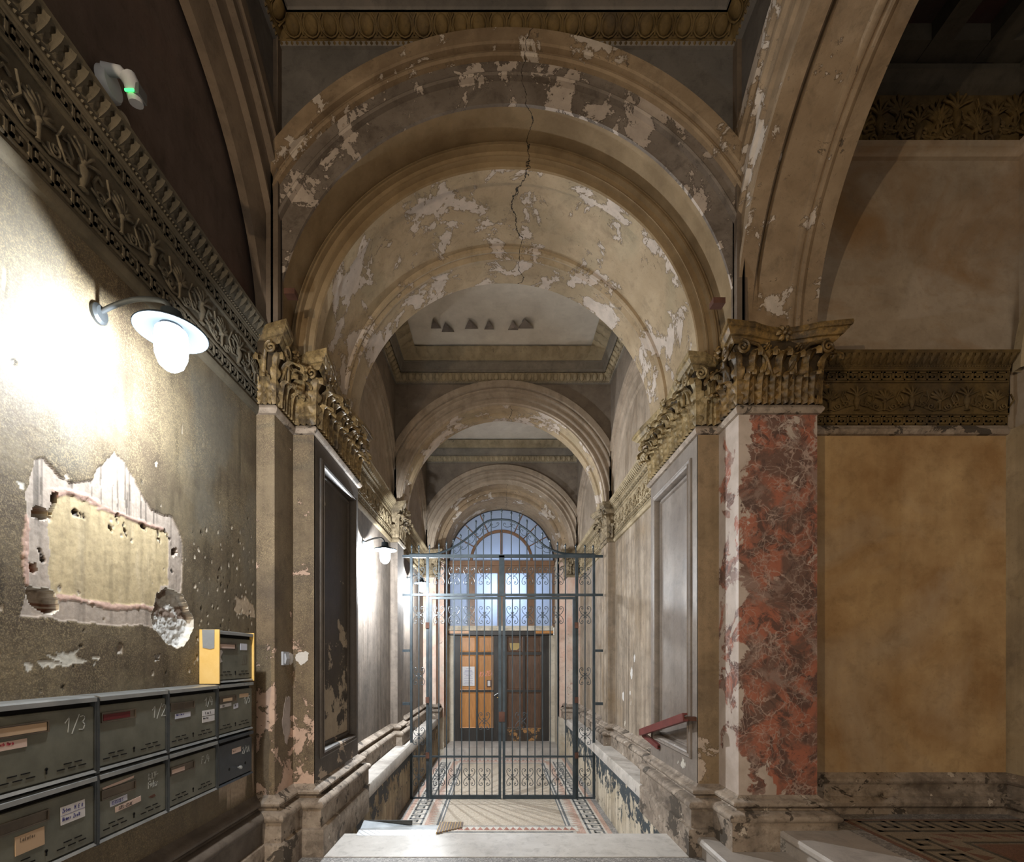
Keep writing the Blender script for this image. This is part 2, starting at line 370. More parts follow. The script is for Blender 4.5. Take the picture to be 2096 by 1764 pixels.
M['ink_blue'] = flat('blue_ink', (.05,.05,.22), .8); M['ink_red'] = flat('red_ink', (.45,.05,.08), .8); M['ink'] = flat('black_ink', (.03,.03,.035), .8)
M['chalk'] = flat('chalk', (.42,.44,.42), .9); M['chalk_pink'] = flat('pink_chalk', (.85,.35,.30), .9)
M['red_strip'] = flat('dark_red_strip', (.11,.012,.015), .5)
M['tape'] = metal('grey_duct_tape', (.26,.29,.32), (.34,.37,.40), .4, .3)
M['white_plastic'] = flat('white_plastic', (.40,.43,.48), .4); M['grey_glass'] = flat('dark_sensor_glass', (.10,.11,.12), .2)
M['green_led'] = flat('green_led', (.0,.4,.05), .5, emit=(.05,1,.15), es=1.6)
M['enamel'] = flat('blue_grey_enamel', (.020,.026,.032), .6)
M['enamel'].node_tree.nodes['Principled BSDF'].inputs['Specular IOR Level'].default_value = .05
M['brass'] = metal('dull_brass', (.35,.25,.10), (.45,.34,.16), .35, .8)
M['red_iron'] = metal('dark_red_painted_steel', (.115,.030,.027), (.17,.045,.040), .45, .1, (.30,.17,.15), .66)
M['rust'] = metal('rusty_iron', (.07,.03,.02), (.13,.06,.04), .7, .2)
def jar(name, c):
    t = NT(name); em = t.node('ShaderNodeEmission'); em.inputs[0].default_value = (*c, 1); em.inputs[1].default_value = 42
    tr = t.node('ShaderNodeBsdfTransparent'); mx = t.node('ShaderNodeMixShader'); mx.inputs[0].default_value = .2
    t.t.links.new(tr.outputs[0], mx.inputs[1]); t.t.links.new(em.outputs[0], mx.inputs[2]); t.t.links.new(mx.outputs[0], t.out.inputs[0]); return t.m
M['jar_lit'] = jar('lit_milk_glass', (.90,.96,1.0)); M['jar_warm'] = jar('lit_warm_glass', (1.0,.78,.52))
M['bulb'] = flat('lit_bulb', (.9,.9,.9), .3, emit=(.9,.96,1.0), es=60)
def wood(name, c1, c2, rough=.4, wear=None, thr=.6):
    t = NT(name, rough, spec=.4)
    g = t.noise(6, 6, .6, .4, vec=t.scale((14, 14, 1.0)))
    c = t.mix(t.rng(g, .35, .65), c1, c2)
    if wear: c = t.mix(t.rng(t.noise(8, 8, .7), thr, thr+.05), c, wear)
    t.bump(g, .15, .002); return t.done(c)
M['wood_orange'] = wood('varnished_orange_wood', (.36,.155,.045), (.50,.24,.08))
M['wood_dark'] = wood('dark_worn_wood', (.055,.03,.018), (.12,.06,.032), .45, (.17,.085,.035), .66)
M['wood_black'] = wood('blackened_wood', (.018,.016,.015), (.035,.030,.026), .5, (.19,.10,.035), .70)
M['wood_worn'] = wood('worn_kick_board', (.03,.022,.016), (.06,.04,.025), .6, (.33,.17,.06), .52)
M['wood_frame'] = wood('brown_window_wood', (.13,.07,.038), (.20,.11,.06), .45)
M['wood_stripe'] = wood('grey_brown_planks', (.13,.10,.085), (.20,.16,.135), .6)
def frosted():
    t = NT('frosted_glass', .5); tr = t.node('ShaderNodeBsdfTranslucent'); tr.inputs[0].default_value = (.62,.68,.80,1)
    t.put(t.b.inputs['Base Color'], t.mix(t.rng(t.noise(90, 4, .6), .35, .65), (.13,.15,.18), (.20,.22,.25))); t.b.inputs['Roughness'].default_value = .4
    mx = t.node('ShaderNodeMixShader'); mx.inputs[0].default_value = .5
    t.t.links.new(t.b.outputs[0], mx.inputs[1]); t.t.links.new(tr.outputs[0], mx.inputs[2]); t.t.links.new(mx.outputs[0], t.out.inputs[0]); return t.m
M['frosted'] = frosted()
def checker_plate():
    t = NT('checker_plate_aluminium', .35, .5); v = t.scale((60, 60, 60))
    n = t.node('ShaderNodeTexWave'); n.bands_direction = 'DIAGONAL'; t.put(n.inputs['Vector'], t.pos); n.inputs['Scale'].default_value = 14
    t.bump(t.rng(n.outputs['Fac'], .75, .95), .6, .003); return t.done(t.mix(t.noise(20), (.42,.43,.45), (.58,.59,.60)))
M['plate'] = checker_plate()
# ------------------------------------------------------------------ shell: walls with relief and worn paint
def vnoise(u, v, seed):
    r = np.random.default_rng(seed); G = r.random((256, 256))
    iu, iv = np.floor(u).astype(int), np.floor(v).astype(int); fu, fv = u-iu, v-iv
    fu, fv = fu*fu*(3-2*fu), fv*fv*(3-2*fv); g = lambda a, b: G[a % 256, b % 256]
    return (g(iu,iv)*(1-fu)+g(iu+1,iv)*fu)*(1-fv)+(g(iu,iv+1)*(1-fu)+g(iu+1,iv+1)*fu)*fv
def fbm(u, v, sc, seed, oct=5, gain=.55):
    s, a, t = 0., 1., 0.
    for k in range(oct): s = s+a*vnoise(u*sc*2**k+17.3*k, v*sc*2**k+9.1*k, seed+k); t += a; a *= gain
    return s/t
def inpoly(u, v, poly):
    m = np.zeros(u.shape, bool); n = len(poly)
    for i in range(n):
        (a, b), (c, d) = poly[i], poly[(i+1) % n]
        if b == d: continue
        m ^= ((b > v) != (d > v)) & (u < (c-a)*(v-b)/(d-b)+a)
    return m
XW = X(-WL)
def wl(px, py):      # a spot measured on the left wall -> (y, z) on that wall
    y = FPX*(-XW)/(1022-px); return (y, E-(py-1348)*y/FPX)
def c3(pts): return [wl(x/3.15, 880+y/3.15) for x, y in pts]
def left_wall():
    ys = np.concatenate([np.arange(-3.5, 1.1, .23), np.arange(1.1, 2.66, .0042)]); ys[-1] = Y0+.002
    zs = np.concatenate([np.arange(-.02, .82, .06), np.arange(.82, 2.10, .0046), np.arange(2.10, ZS-.01, .035), [ZS]])
    Yg, Zg = np.meshgrid(ys, zs, indexing='ij')
    wu = Yg+.014*(fbm(Yg, Zg, 28, 3)-.5)+.03*(fbm(Yg, Zg, 6, 9)-.5); wv = Zg+.014*(fbm(Yg, Zg, 28, 13)-.5)+.03*(fbm(Yg, Zg, 6, 19)-.5)
    d = .0016*(fbm(Yg, Zg, 60, 31)-.5)
    n1, n2, n3 = fbm(Yg, Zg, 7, 41), fbm(Yg*9, Zg, 3, 51), fbm(Yg, Zg, 2.2, 61)
    def C(*c): return np.array(c)[None, None, :]
    k = lambda x: np.clip(x, 0, 1)[..., None]
    col = C(.085,.064,.043)*(1-k((n1-.4)*4))+C(.135,.108,.07)*k((n1-.4)*4)
    col = col*(1-.5*k((n2-.5)*4))
    hi = k((n3-.42)*5); col = col*(1-.5*hi)+C(.18,.145,.09)*(.75+.5*n1[..., None])*.5*hi       # yellower sponge-painted areas
    blot = k((n3-.52)*9)*k((Zg-1.3)*3); col = col*(1-.55*blot)+C(.11,.11,.10)*.55*blot          # bluish soot blotches
    speck = np.ones(Yg.shape)
    # plaster laid bare where a board hung
    P = c3([(165,400),(200,300),(240,200),(290,185),(340,240),(400,310),(470,345),(540,345),(600,320),(645,240),(690,170),(735,135),(790,190),(850,290),(890,370),(930,450),(980,510),(1040,535),(1110,560),(1155,640),(1180,740),(1178,900),(1165,1080),(1000,1275),(600,1240),(300,1212),(125,1205),(135,1165),(165,1080),(168,850),(172,600)])
    m = inpoly(wu, wv, P)
    drip = fbm(Yg*14, Zg, 3, 77)
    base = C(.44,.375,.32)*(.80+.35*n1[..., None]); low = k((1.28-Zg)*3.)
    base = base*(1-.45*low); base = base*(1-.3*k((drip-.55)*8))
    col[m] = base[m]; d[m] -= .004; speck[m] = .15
    ribs = m & (Zg > 1.55) & (fbm(Yg*30, Zg*.8, 3, 87) > .66); col[ribs] *= .45
    R = c3([(322,545),(400,440),(480,420),(600,470),(700,530),(900,600),(1092,665),(1092,1000),(1040,1010),(1005,1140),(870,1130),(600,1100),(372,1062),(330,1050)])
    m2 = inpoly(wu, wv, R) & m
    ye = C(.50,.405,.245)*(.86+.28*n1[..., None])*(1-.20*k((drip-.5)*6))+C(.05,.05,.05)*k((fbm(Yg*6, Zg, 4, 97)-.6)*5)
    col[m2] = ye[m2]; d[m2] -= .002; speck[m2] = .1
    # pink worn rim over the yellow field
    for q, wdt in (([(380,415),(480,415),(560,450),(650,490)], .010), ([(650,520),(780,560),(900,590),(1050,640)], .006), ([(170,560),(165,800),(175,1000)], .008), ([(380,1065),(600,1105),(900,1145),(1000,1155)], .006)):
        q = c3(q)
        for (a, b), (c_, e) in zip(q[:-1], q[1:]):
            L2 = (c_-a)**2+(e-b)**2; tt = np.clip(((wu-a)*(c_-a)+(wv-b)*(e-b))/L2, 0, 1); dd = np.hypot(wu-a-tt*(c_-a), wv-b-tt*(e-b))
            mm = dd < wdt*(.6+1.2*n1); col[mm] = (.50,.34,.28); d[mm] += .002
    def crater(pts, depth, cfun, rim=True):
        pl = c3(pts); mm = inpoly(wu, wv, pl)
        cy, cz = np.mean([p[0] for p in pl]), np.mean([p[1] for p in pl])
        sc = max(abs(p[0]-cy)+abs(p[1]-cz) for p in pl); e = 1-np.clip(np.hypot(wu-cy, wv-cz)/sc, 0, 1)
        rough = fbm(Yg, Zg, 55, 111, 5, .7)
        d[mm] = (-depth*np.clip(e*2.6, .25, 1)+.022*(rough-.5))[mm]; col[mm] = cfun(rough, e)[mm]; speck[mm] = 0
        if rim:
            g = np.zeros_like(mm); g[1:-1,1:-1] = (mm[:-2,1:-1] | mm[2:,1:-1] | mm[1:-1,:-2] | mm[1:-1,2:]) & ~mm[1:-1,1:-1]; col[g] = (.60,.57,.50)
    white = lambda r, e: C(.62,.62,.60)*(.75+.5*r[..., None])
    def wfun(r, e):
        c = white(r, e); up = (fbm(Yg, Zg, 9, 131) > .52) & (Zg > wl(350, 1262)[1]); c = c*np.ones(Yg.shape+(3,)); c[up] = (.24,.185,.15); return c
    crater([(1068,1015),(1120,1035),(1165,1065),(1200,1130),(1205,1160),(1235,1195),(1242,1270),(1215,1340),(1185,1385),(1140,1405),(1090,1380),(1030,1330),(995,1280),(990,1200),(1005,1130),(1015,1070)], .030, wfun)
    def brick(r, e):
        c = C(.40,.34,.28)*np.ones(Yg.shape+(3,)); zz = wl(80, 1230)[1]; c[Zg < zz] = (.16,.065,.035); c[(Zg < wl(80,1238)[1]) & (Zg > wl(80,1241)[1])] = (.5,.45,.38); c[e < .25] = (.60,.56,.47); return c
    crater([(165,1050),(200,1025),(240,1035),(300,1030),(350,1040),(365,1090),(385,1150),(340,1185),(290,1188),(235,1160),(190,1125)], .045, brick)
    def dk(r, e):
        c = C(.22,.16,.12)*np.ones(Yg.shape+(3,)); c[r > .52] = (.36,.20,.11); c[Zg < wl(90,1050)[1]] = (.60,.58,.52); return c
    crater([(215,500),(250,480),(300,510),(330,545),(320,580),(270,580),(245,545),(215,545)], .05, dk, False)
    crater([(355,420),(395,415),(400,450),(350,560),(330,560),(350,480)], .022, lambda r, e: C(.12,.09,.07)*np.ones(Yg.shape+(3,)), False)
    crater([(200,870),(245,860),(250,900),(225,930),(200,910)], .02, lambda r, e: C(.30,.14,.09)*np.ones(Yg.shape+(3,)), False)
    crater([(1108,760),(1140,755),(1150,800),(1115,800)], .02, lambda r, e: C(.14,.10,.08)*np.ones(Yg.shape+(3,)), False)
    crater([(770,1375),(800,1375),(795,1440),(770,1430)], .008, lambda r, e: C(.45,.40,.34)*np.ones(Yg.shape+(3,)), False)
    crater([(995,1460),(1025,1460),(1020,1495),(1003,1492)], .012, white, False)
    for pts in ([(158,1480),(190,1490),(215,1500),(205,1530),(180,1545),(165,1515)], [(225,1462),(300,1470),(340,1480),(420,1495),(480,1490),(445,1510),(380,1510),(350,1532),(310,1500),(280,1530),(255,1500)],
                [(300,1440),(380,1450),(370,1415),(440,1420),(530,1410),(490,1440),(520,1455),(565,1475),(530,1490),(420,1490),(350,1470)], [(600,1450),(655,1445),(650,1470),(605,1470)], [(605,1495),(628,1485),(622,1520)],
                [(105,325),(150,340),(155,390),(130,370)]):
        mm = inpoly(wu, wv, c3(pts)); col[mm] = (.60,.585,.52); d[mm] -= .0015; speck[mm] = 0
    for pts in ([(1515,1060),(1545,1090),(1580,1065),(1605,1110),(1635,1120),(1645,1200),(1600,1205),(1560,1180),(1530,1200),(1510,1150),(1520,1120)],):
        mm = inpoly(wu, wv, c3(pts)); col[mm] = (.46,.37,.27); d[mm] -= .002; speck[mm] = 0
    # pitting and small chips
    r = np.random.default_rng(5)
    for _ in range(230):
        y, z = r.uniform(1.2, 2.6), r.uniform(.75, 2.2)
        if r.random() < .55: y = r.uniform(2.1, 2.62); z = r.uniform(1.1, 1.75)
        s = r.uniform(.002, .007); mm = np.hypot((wu-y)/1., (wv-z)/1.5) < s; col[mm] = (.55,.49,.40) if r.random() < .75 else (.03,.025,.02); d[mm] -= .003
    for q in ([(480,540),(560,560)], [(720,620),(740,660)], [(765,560),(780,610)], [(815,620),(830,700)], [(890,600),(940,640)], [(1020,650),(1040,730)], [(1060,640),(1100,700)], [(240,740),(300,860)]):
        for _ in range(7):
            t = r.random(); (a, b), (c_, e) = c3(q); y, z = a+(c_-a)*t, b+(e-b)*t; s = r.uniform(.002,.005); mm = np.hypot(wu-y, (wv-z)/1.8) < s; col[mm] = (.03,.02,.016); d[mm] -= .004
    mm = inpoly(wu, wv, [(2.20,.62),(2.62,.70),(2.62,.44),(2.40,.42),(2.30,.50)]) & (fbm(Yg, Zg, 14, 171) > .47); col[mm] = (.45,.36,.27); d[mm] -= .002; speck[mm] = .1
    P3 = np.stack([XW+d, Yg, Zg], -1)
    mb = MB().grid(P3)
    t = NT('left_wall_paint', .65, spec=.4); a = t.node('ShaderNodeAttribute'); a.attribute_name = 'paint'
    sp = t.node('ShaderNodeSeparateColor'); b = t.node('ShaderNodeAttribute'); b.attribute_name = 'speckle'
    c = t.mix(t.math('MULTIPLY', t.math('MULTIPLY', t.rng(t.noise(250, 3, .6), .47, .66, 0, .7), t.rng(t.noise(2.4, 6, .65), .38, .60, .15, 1.)), b.outputs['Fac']), a.outputs['Color'], (.36,.29,.17))
    c = t.mix(t.rng(t.noise(55, 5, .7), .4, .65, 0, .28), c, (.05,.04,.03))
    t.bump(t.noise(70, 6, .65), .35, .003); mat = t.done(c)
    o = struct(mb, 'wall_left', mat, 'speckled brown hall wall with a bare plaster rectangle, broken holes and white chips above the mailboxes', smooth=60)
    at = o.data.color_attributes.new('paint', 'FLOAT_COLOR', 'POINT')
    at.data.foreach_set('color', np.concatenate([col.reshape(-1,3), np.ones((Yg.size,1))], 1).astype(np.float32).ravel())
    at = o.data.attributes.new('speckle', 'FLOAT', 'POINT'); at.data.foreach_set('value', speck.astype(np.float32).ravel())
    return o
left_wall()
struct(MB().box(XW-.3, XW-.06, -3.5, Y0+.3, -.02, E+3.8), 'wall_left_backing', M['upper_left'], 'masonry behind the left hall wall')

# hall, upper part: blind side arches on the left, open arcade on the right
HC, HR = 1.63, 1.02
for k, c in enumerate((HC, HC-2.47)):
    u0, u1 = (c-1.235, c+1.017) if k == 0 else (-3.5, c+1.235)
    mb = MB().spandrel('X', X(-1.262), u0, u1+.03, E+3.7, c, ZS, 1.455)
    struct(mb, 'wall_left_spandrel', M['spandrel'], None)
    mb = MB().arch([(1.46,X(-1.26)),(1.46,X(-1.232)),(1.39,X(-1.232)),(1.375,X(-1.25)),(1.33,X(-1.25)),(1.32,X(-1.24)),(1.30,X(-1.24)),(1.29,X(-1.27)),(1.20,X(-1.285)),(1.19,X(-1.27)),(1.17,X(-1.27)),(1.16,X(-1.30)),(1.07,X(-1.315)),(1.02,X(-1.33)),(1.02,XW)], 'X', c, ZS, (u0, u1))
    tag(mb.build('blind_arch' , M['arch_side'], smooth=40, base=(X(-1.3), c, ZS)), 'dark brown moulded blind arch high on the left hall wall' if k == 0 else 'moulded blind arch on the left hall wall behind the viewpoint', 'arch')
mb = MB()
for c in (HC, HC-2.47):
    n = 48; P = []
    mb.add([(XW-.02, c-1.1, ZS), (XW-.02, c+1.1, ZS), (XW-.02, c+1.1, ZS+1.1), (XW-.02, c-1.1, ZS+1.1)], [(0,1,2,3)])
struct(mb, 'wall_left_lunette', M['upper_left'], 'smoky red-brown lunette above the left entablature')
for k, c in enumerate((HC, HC-2.47)):
    u0, u1 = (c-1.235, c+1.017) if k == 0 else (-3.5, c+1.235)
    struct(MB().spandrel('X', X(1.27), u0, u1+.03, E+3.7, c, ZS, 1.455), 'wall_right_spandrel', M['spandrel'], None)
    struct(MB().spandrel('X', X(1.70), u0, u1+.2, E+3.7, c, ZS, 1.02), 'wall_right_spandrel', M['dark_beam'], None)
    mb = MB().arch([(1.46,X(1.275)),(1.46,X(1.238)),(1.38,X(1.238)),(1.365,X(1.256)),(1.32,X(1.256)),(1.31,X(1.245)),(1.29,X(1.245)),(1.28,X(1.265)),(1.20,X(1.265)),(1.19,X(1.25)),(1.17,X(1.25)),(1.16,X(1.268)),(1.06,X(1.268)),(1.05,X(1.255)),
        (1.02,X(1.255)),(1.02,X(1.342)),(1.075,X(1.344)),(1.075,X(1.372)),(1.03,X(1.374)),(1.03,X(1.535)),(1.014,X(1.54)),(1.010,X(1.555)),(1.014,X(1.57)),(1.022,X(1.575)),(1.022,X(1.583)),(1.010,X(1.588)),(1.008,X(1.60)),(1.014,X(1.615)),(1.018,X(1.62)),(1.018,X(1.70)),(1.03,X(1.702))], 'X', c, ZS, (u0, u1), n=96)
    tag(mb.build('arcade_arch', M['arch'], smooth=30, base=(X(1.48), c, ZS)), 'wide flaking arch with a dark slot in its soffit, springing from the red marble pilaster' if k == 0 else 'arcade arch behind the viewpoint', 'arch')
# near arcade pier beside the viewpoint
mb = MB().box(X(1.27), X(1.70), .19, .61, 0, ZS)
tag(mb.build('arcade_pier', M['marble'], base=(X(1.48), .4, 0)), 'marble arcade pier beside the viewpoint, outside the picture', 'pier')
# transverse arch 1 (between hall and passage)
struct(MB().spandrel('Y', Y0+.012, X(-1.262), X(1.27), E+3.7, XC, ZS, 1.585), 'wall_front', M['spandrel'], 'grey spandrels above the great arch')
CL = (X(-1.262), X(1.272))
A1 = thing('great_arch', (XC, Y0, ZS), 'largest and nearest transverse arch, tan with patches of flaked pale plaster', 'arch')
MB().arch([(1.60,Y0+.012),(1.60,Y0-.055),(1.592,Y0-.062),(1.52,Y0-.062),(1.512,Y0-.055),(1.508,Y0-.030),(1.50,Y0-.026)], 'Y', XC, ZS, CL, n=110).build('outer_band', M['arch'], A1, smooth=30)
MB().arch([(1.50,Y0-.026),(1.494,Y0-.040),(1.482,Y0-.044),(1.472,Y0-.036),(1.468,Y0-.014)], 'Y', XC, ZS, CL, n=110).build('roll_moulding', M['arch'], A1, smooth=40)
MB().arch([(1.468,Y0-.014),(1.405,Y0-.010),(1.401,Y0-.026),(1.392,Y0-.031),(1.383,Y0-.024),(1.379,Y0+.002),(1.30,Y0+.012),(1.27,Y0+.014),(1.27,Y0+.03)], 'Y', XC, ZS, CL, n=110).build('inner_fascia', M['arch_grey'], A1, smooth=30)
mb = MB().arch([(1.27,Y0+.03),(1.285,Y1),(1.28,Y1-.020),(1.272,Y1-.024),(1.268,Y1-.008),(1.260,Y1-.008),(1.257,Y1-.028),(1.244,Y1-.032),(1.238,Y1-.004),(1.205,Y1+.002),(1.20,Y1-.022),(1.188,Y1-.026),(1.182,Y1),(1.15,Y1),(1.145,Y1+.01)], 'Y', XC, ZS, n=110)
mb.build('smooth_reveal', M['arch_smooth'], A1, smooth=30)
mb = MB().arch([(1.145,Y1+.01),(1.145,Y1+.09),(1.16,Y1+.10),(1.168,Y1+.105),(1.168,Y2-.32),(1.15,Y2-.315),(1.142,Y2-.30),(1.146,Y2-.285),(1.15,Y2-.28),(1.142,Y2-.265),(1.132,Y2-.25),(1.136,Y2-.23),(1.148,Y2-.22),(1.148,Y2),(1.30,Y2)], 'Y', XC, ZS, n=110)
mb.build('soffit', M['soffit'], A1, smooth=30)
struct(MB().spandrel('Y', Y2, X(-1.29), X(1.29), E+3.7, XC, ZS, 1.2), 'wall_front_inner', M['spandrel_bay'], None)
# transverse arch 2
ZS2 = E+1.75
def face_rings(y): return [(1.42,y+.012),(1.42,y-.05),(1.355,y-.055),(1.347,y-.02),(1.335,y-.014),(1.33,y-.038),(1.315,y-.040),(1.308,y-.006),(1.262,y-.002),(1.257,y-.024),(1.243,y-.026),(1.236,y+.004),(1.20,y+.006),(1.195,y-.016),(1.18,y-.018),(1.172,y),(1.16,y)]
struct(MB().spandrel('Y', Y3+.012, X(-1.24), X(1.24), E+3.6, XC, ZS2, 1.41), 'wall_passage', M['spandrel_bay'], 'brown spandrels over the second arch')
A2 = thing('passage_arch', (XC, Y3, ZS2), 'second transverse arch over the gate, concentric tan mouldings with blistered paint', 'arch')
MB().arch(face_rings(Y3)[:-1]+[(1.16,Y3)], 'Y', XC, ZS2, (X(-1.222), X(1.222)), n=90).build('archivolt', M['bay_vault'], A2, smooth=30)
MB().arch([(1.16,Y3),(1.155,Y3+.06),(1.18,Y3+.065),(1.18,Y4-.12),(1.158,Y4-.115),(1.15,Y4-.10),(1.155,Y4-.085),(1.146,Y4-.075),(1.146,Y4),(1.3,Y4)], 'Y', XC, ZS2, n=90).build('soffit', M['soffit'], A2, smooth=30)
struct(MB().spandrel('Y', Y4, X(-1.29), X(1.29), E+3.6, XC, ZS2, 1.2), 'wall_passage', M['spandrel_bay'], None)
# transverse arch 3 and end reveal
struct(MB().spandrel('Y', Y5+.012, X(-1.24), X(1.24), E+3.66, XC, ZS2, 1.41), 'wall_end', M['spandrel_bay'], 'brown spandrels over the farthest arch')
A3 = thing('far_arch', (XC, Y5, ZS2), 'farthest and smallest tan arch, framing the street door and its fanlight', 'arch')
MB().arch(face_rings(Y5)[:-1]+[(1.12,Y5)], 'Y', XC, ZS2, (X(-1.222), X(1.222)), n=80).build('archivolt', M['bay_vault'], A3, smooth=30)
MB().arch([(1.12,Y5),(1.10,Y5+.1),(1.12,Y5+.11),(1.10,Y6-.05),(1.05,Y6-.04),(1.05,Y6),(1.02,Y6-.01),(.985,Y6-.005),(.985,Y7+.1)], 'Y', XC, ZS2+.03, n=80).build('soffit', M['arch'], A3, smooth=30)
mb = MB()
for s in (-1, 1):
    mb.box(X(s*XJ), X(s*1.35), Y6+.012, Y7+.3, FZ, ZS2+.02)
struct(mb, 'wall_end_jambs', M['pale_jamb'], 'pale jambs either side of the street door')
struct(MB().spandrel('Y', Y7+.1, X(-1.35), X(1.35), E+3.66, XC, ZS2+.03, .985), 'wall_end', M['bay_vault'], None)
struct(MB().spandrel('Y', Y6+.006, X(-1.24), X(1.24), E+3.66, XC, ZS2+.03, 1.0), 'wall_end', M['bay_vault'], None)

# corners of the hall vault and an unseen outer shell added to stop light leaks
struct(MB().box(X(-1.30), X(-1.236), Y0-.035, Y0+.03, ZS-.01, E+3.7).box(X(1.244), X(1.30), Y0-.035, Y0+.03, ZS-.01, E+3.7), 'wall_front_corners', M['arch_side'], 'narrow plaster angles where the hall arches meet')
struct(MB().box(-2.2, 3.6, -3.6, Y7+2.3, E+4.0, E+4.2).box(X(-2.0), X(-1.75), Y0, Y7+2.3, FZ, E+4).box(X(1.75), X(2.0), Y1+.32, Y7+2.3, FZ, E+4).box(-2.2, XW-.3, -3.6, Y7+2.3, FZ, E+4).box(3.45, 3.7, -3.6, Y1+.4, 0, E+4), 'wall_light_shell', M['upper_left'], 'unseen outer shell added to keep stray light out')
# passage bays: side walls, lunettes, side arches, dado with ledge
BAYS = ((Y2, Y3, 1.095, .80, 0), (Y4, Y5, 1.20, .92, 1), (Y6-.0, Y7, .5, .3, 2))
for s, nm in ((-1, 'left'), (1, 'right')):
    wm = M['bay_wall_l'] if s < 0 else M['bay_wall']
    for (ya, yb, Ro, Ri, k) in BAYS[:2]:
        c = (ya+yb)/2; h = (yb-ya)/2
        mb = MB().box(X(s*XB), X(s*1.7), ya, yb, .1, ZS2)
        struct(mb, f'wall_{nm}_bay', wm, f'{"sooty brown" if s < 0 else "streaky brown"} {nm} wall of the {"first" if k == 0 else "second"} passage bay')
        mb = MB().add([(X(s*1.285), ya, ZS2), (X(s*1.285), yb, ZS2), (X(s*1.285), yb, E+3.2), (X(s*1.285), ya, E+3.2)], [(0,1,2,3)])
        struct(mb, f'wall_{nm}_lunette', M['bay_vault'], None)
        struct(MB().spandrel('X', X(s*1.24), ya-.02, yb+.03, E+3.6, c, ZS2, Ro-.01), f'wall_{nm}_upper', M['spandrel_bay'], None)
        pr = [(Ro,1.245),(Ro,1.222),(Ro-.055,1.222),(Ro-.06,1.238),(Ro-.085,1.24),(Ro-.09,1.232),(Ro-.105,1.232),(Ro-.11,1.25),(Ro-.16,1.252),(Ro-.165,1.242),(Ro-.18,1.242),(Ro-.19,1.262),(Ri+.02,1.268),(Ri,1.285)]
        o = MB().arch([(R, X(s*d)) for R, d in pr], 'X', c, ZS2, (ya, yb), n=64).build('wall_arch', M['bay_vault'], smooth=30, base=(X(s*1.26), c, ZS2))
        tag(o, f'moulded tan blind arch on the {nm} wall of the {"first" if k == 0 else "second"} passage bay', 'arch')
    dm = M['dado'] if s < 0 else M['dado_r']
    struct(MB().box(X(s*1.09), X(s*1.7), Y1+.02, Y7+.1, FZ, .05), f'wall_{nm}_dado', dm, f'{"water-stained ochre" if s < 0 else "peeling cream and black"} dado low on the {nm} passage wall')
    o = MB().sweep([(-.02,.162),(.225,.162),(.232,.152),(.232,.06),(.222,.052),(.205,.045),(-.02,.045)], side([(XB, Y2+.0), (XB, Y6)], s)).build('dado_ledge', M['ledge'], smooth=40, base=(X(s*1.1), 5, .1))
    tag(o, f'pale grey stone ledge along the {nm} side of the passage', 'ledge')

# ceilings
def rect(x, ya, yb): return [(X(-x), ya), (X(x), ya), (X(x), yb), (X(-x), yb)]
def band(prof, path, name, mat, parent, smooth=40): return MB().sweep(prof, path, closed=True).build(name, mat, parent, smooth)
def egg_mesh(w, h, name, mat):
    mb = MB(); P = []
    for i in range(6):
        a = pi/2*i/5; P.append([(.36*w*sin(a)*cos(2*pi*j/12), -.012-.016*cos(a), h*.5+.46*h*sin(a)*sin(2*pi*j/12)) for j in range(12)])
    mb.grid(P, closed_v=True)
    for r in (.5,):
        mb.tube([(r*w*sin(a), -.012, h*.56-.56*h*cos(a)) for a in np.linspace(-2.4, 2.4, 11)], w*.045, 5)
    mb.tube([(w*.5, -.01, h*.95), (w*.5, -.014, h*.1)], w*.05, 5)
    mb.box(-w/2, w/2, -.004, .01, 0, h)
    return mb.mesh(name, mat, smooth=50)
def bead_row(mb, p0, p1, r, pitch):
    p0, p1 = np.array(p0, float), np.array(p1, float); L = np.linalg.norm(p1-p0); n = max(2, int(L/pitch)); d = (p1-p0)/n
    u = d/np.linalg.norm(d); a = np.array([0,0,1.]); b = np.cross(u, a)
    for i in range(n):
        c = p0+d*(i+.5); V = [c+u*r, c-u*r, c+a*r, c+b*r, c-a*r, c-b*r]
        mb.add(V, [(0,2,3),(0,3,4),(0,4,5),(0,5,2),(1,3,2),(1,4,3),(1,5,4),(1,2,5)])
    return mb
def leaf_strip(mb, fn, L, w, h, rise=.02):
    """row of lapping cyma leaves; fn(u, v, n) -> xyz"""
    n = max(1, round(L/w)); w = L/n
    for i in range(n):
        P = []
        for a in range(7):
            x = -1+a/3; row = []
            for b in range(6):
                v = b/5; wd = (1-.35*abs(sin(v*pi*2.5)))*(1-.75*v**3); row.append(fn((i+.5+.5*x*wd*.96)*w, h*v, rise*(sin(pi*min(1, v*.75+.25))*(1-x*x*.8))+.002*cos(x*12)))
            P.append(row)
        mb.grid(P)
    return mb
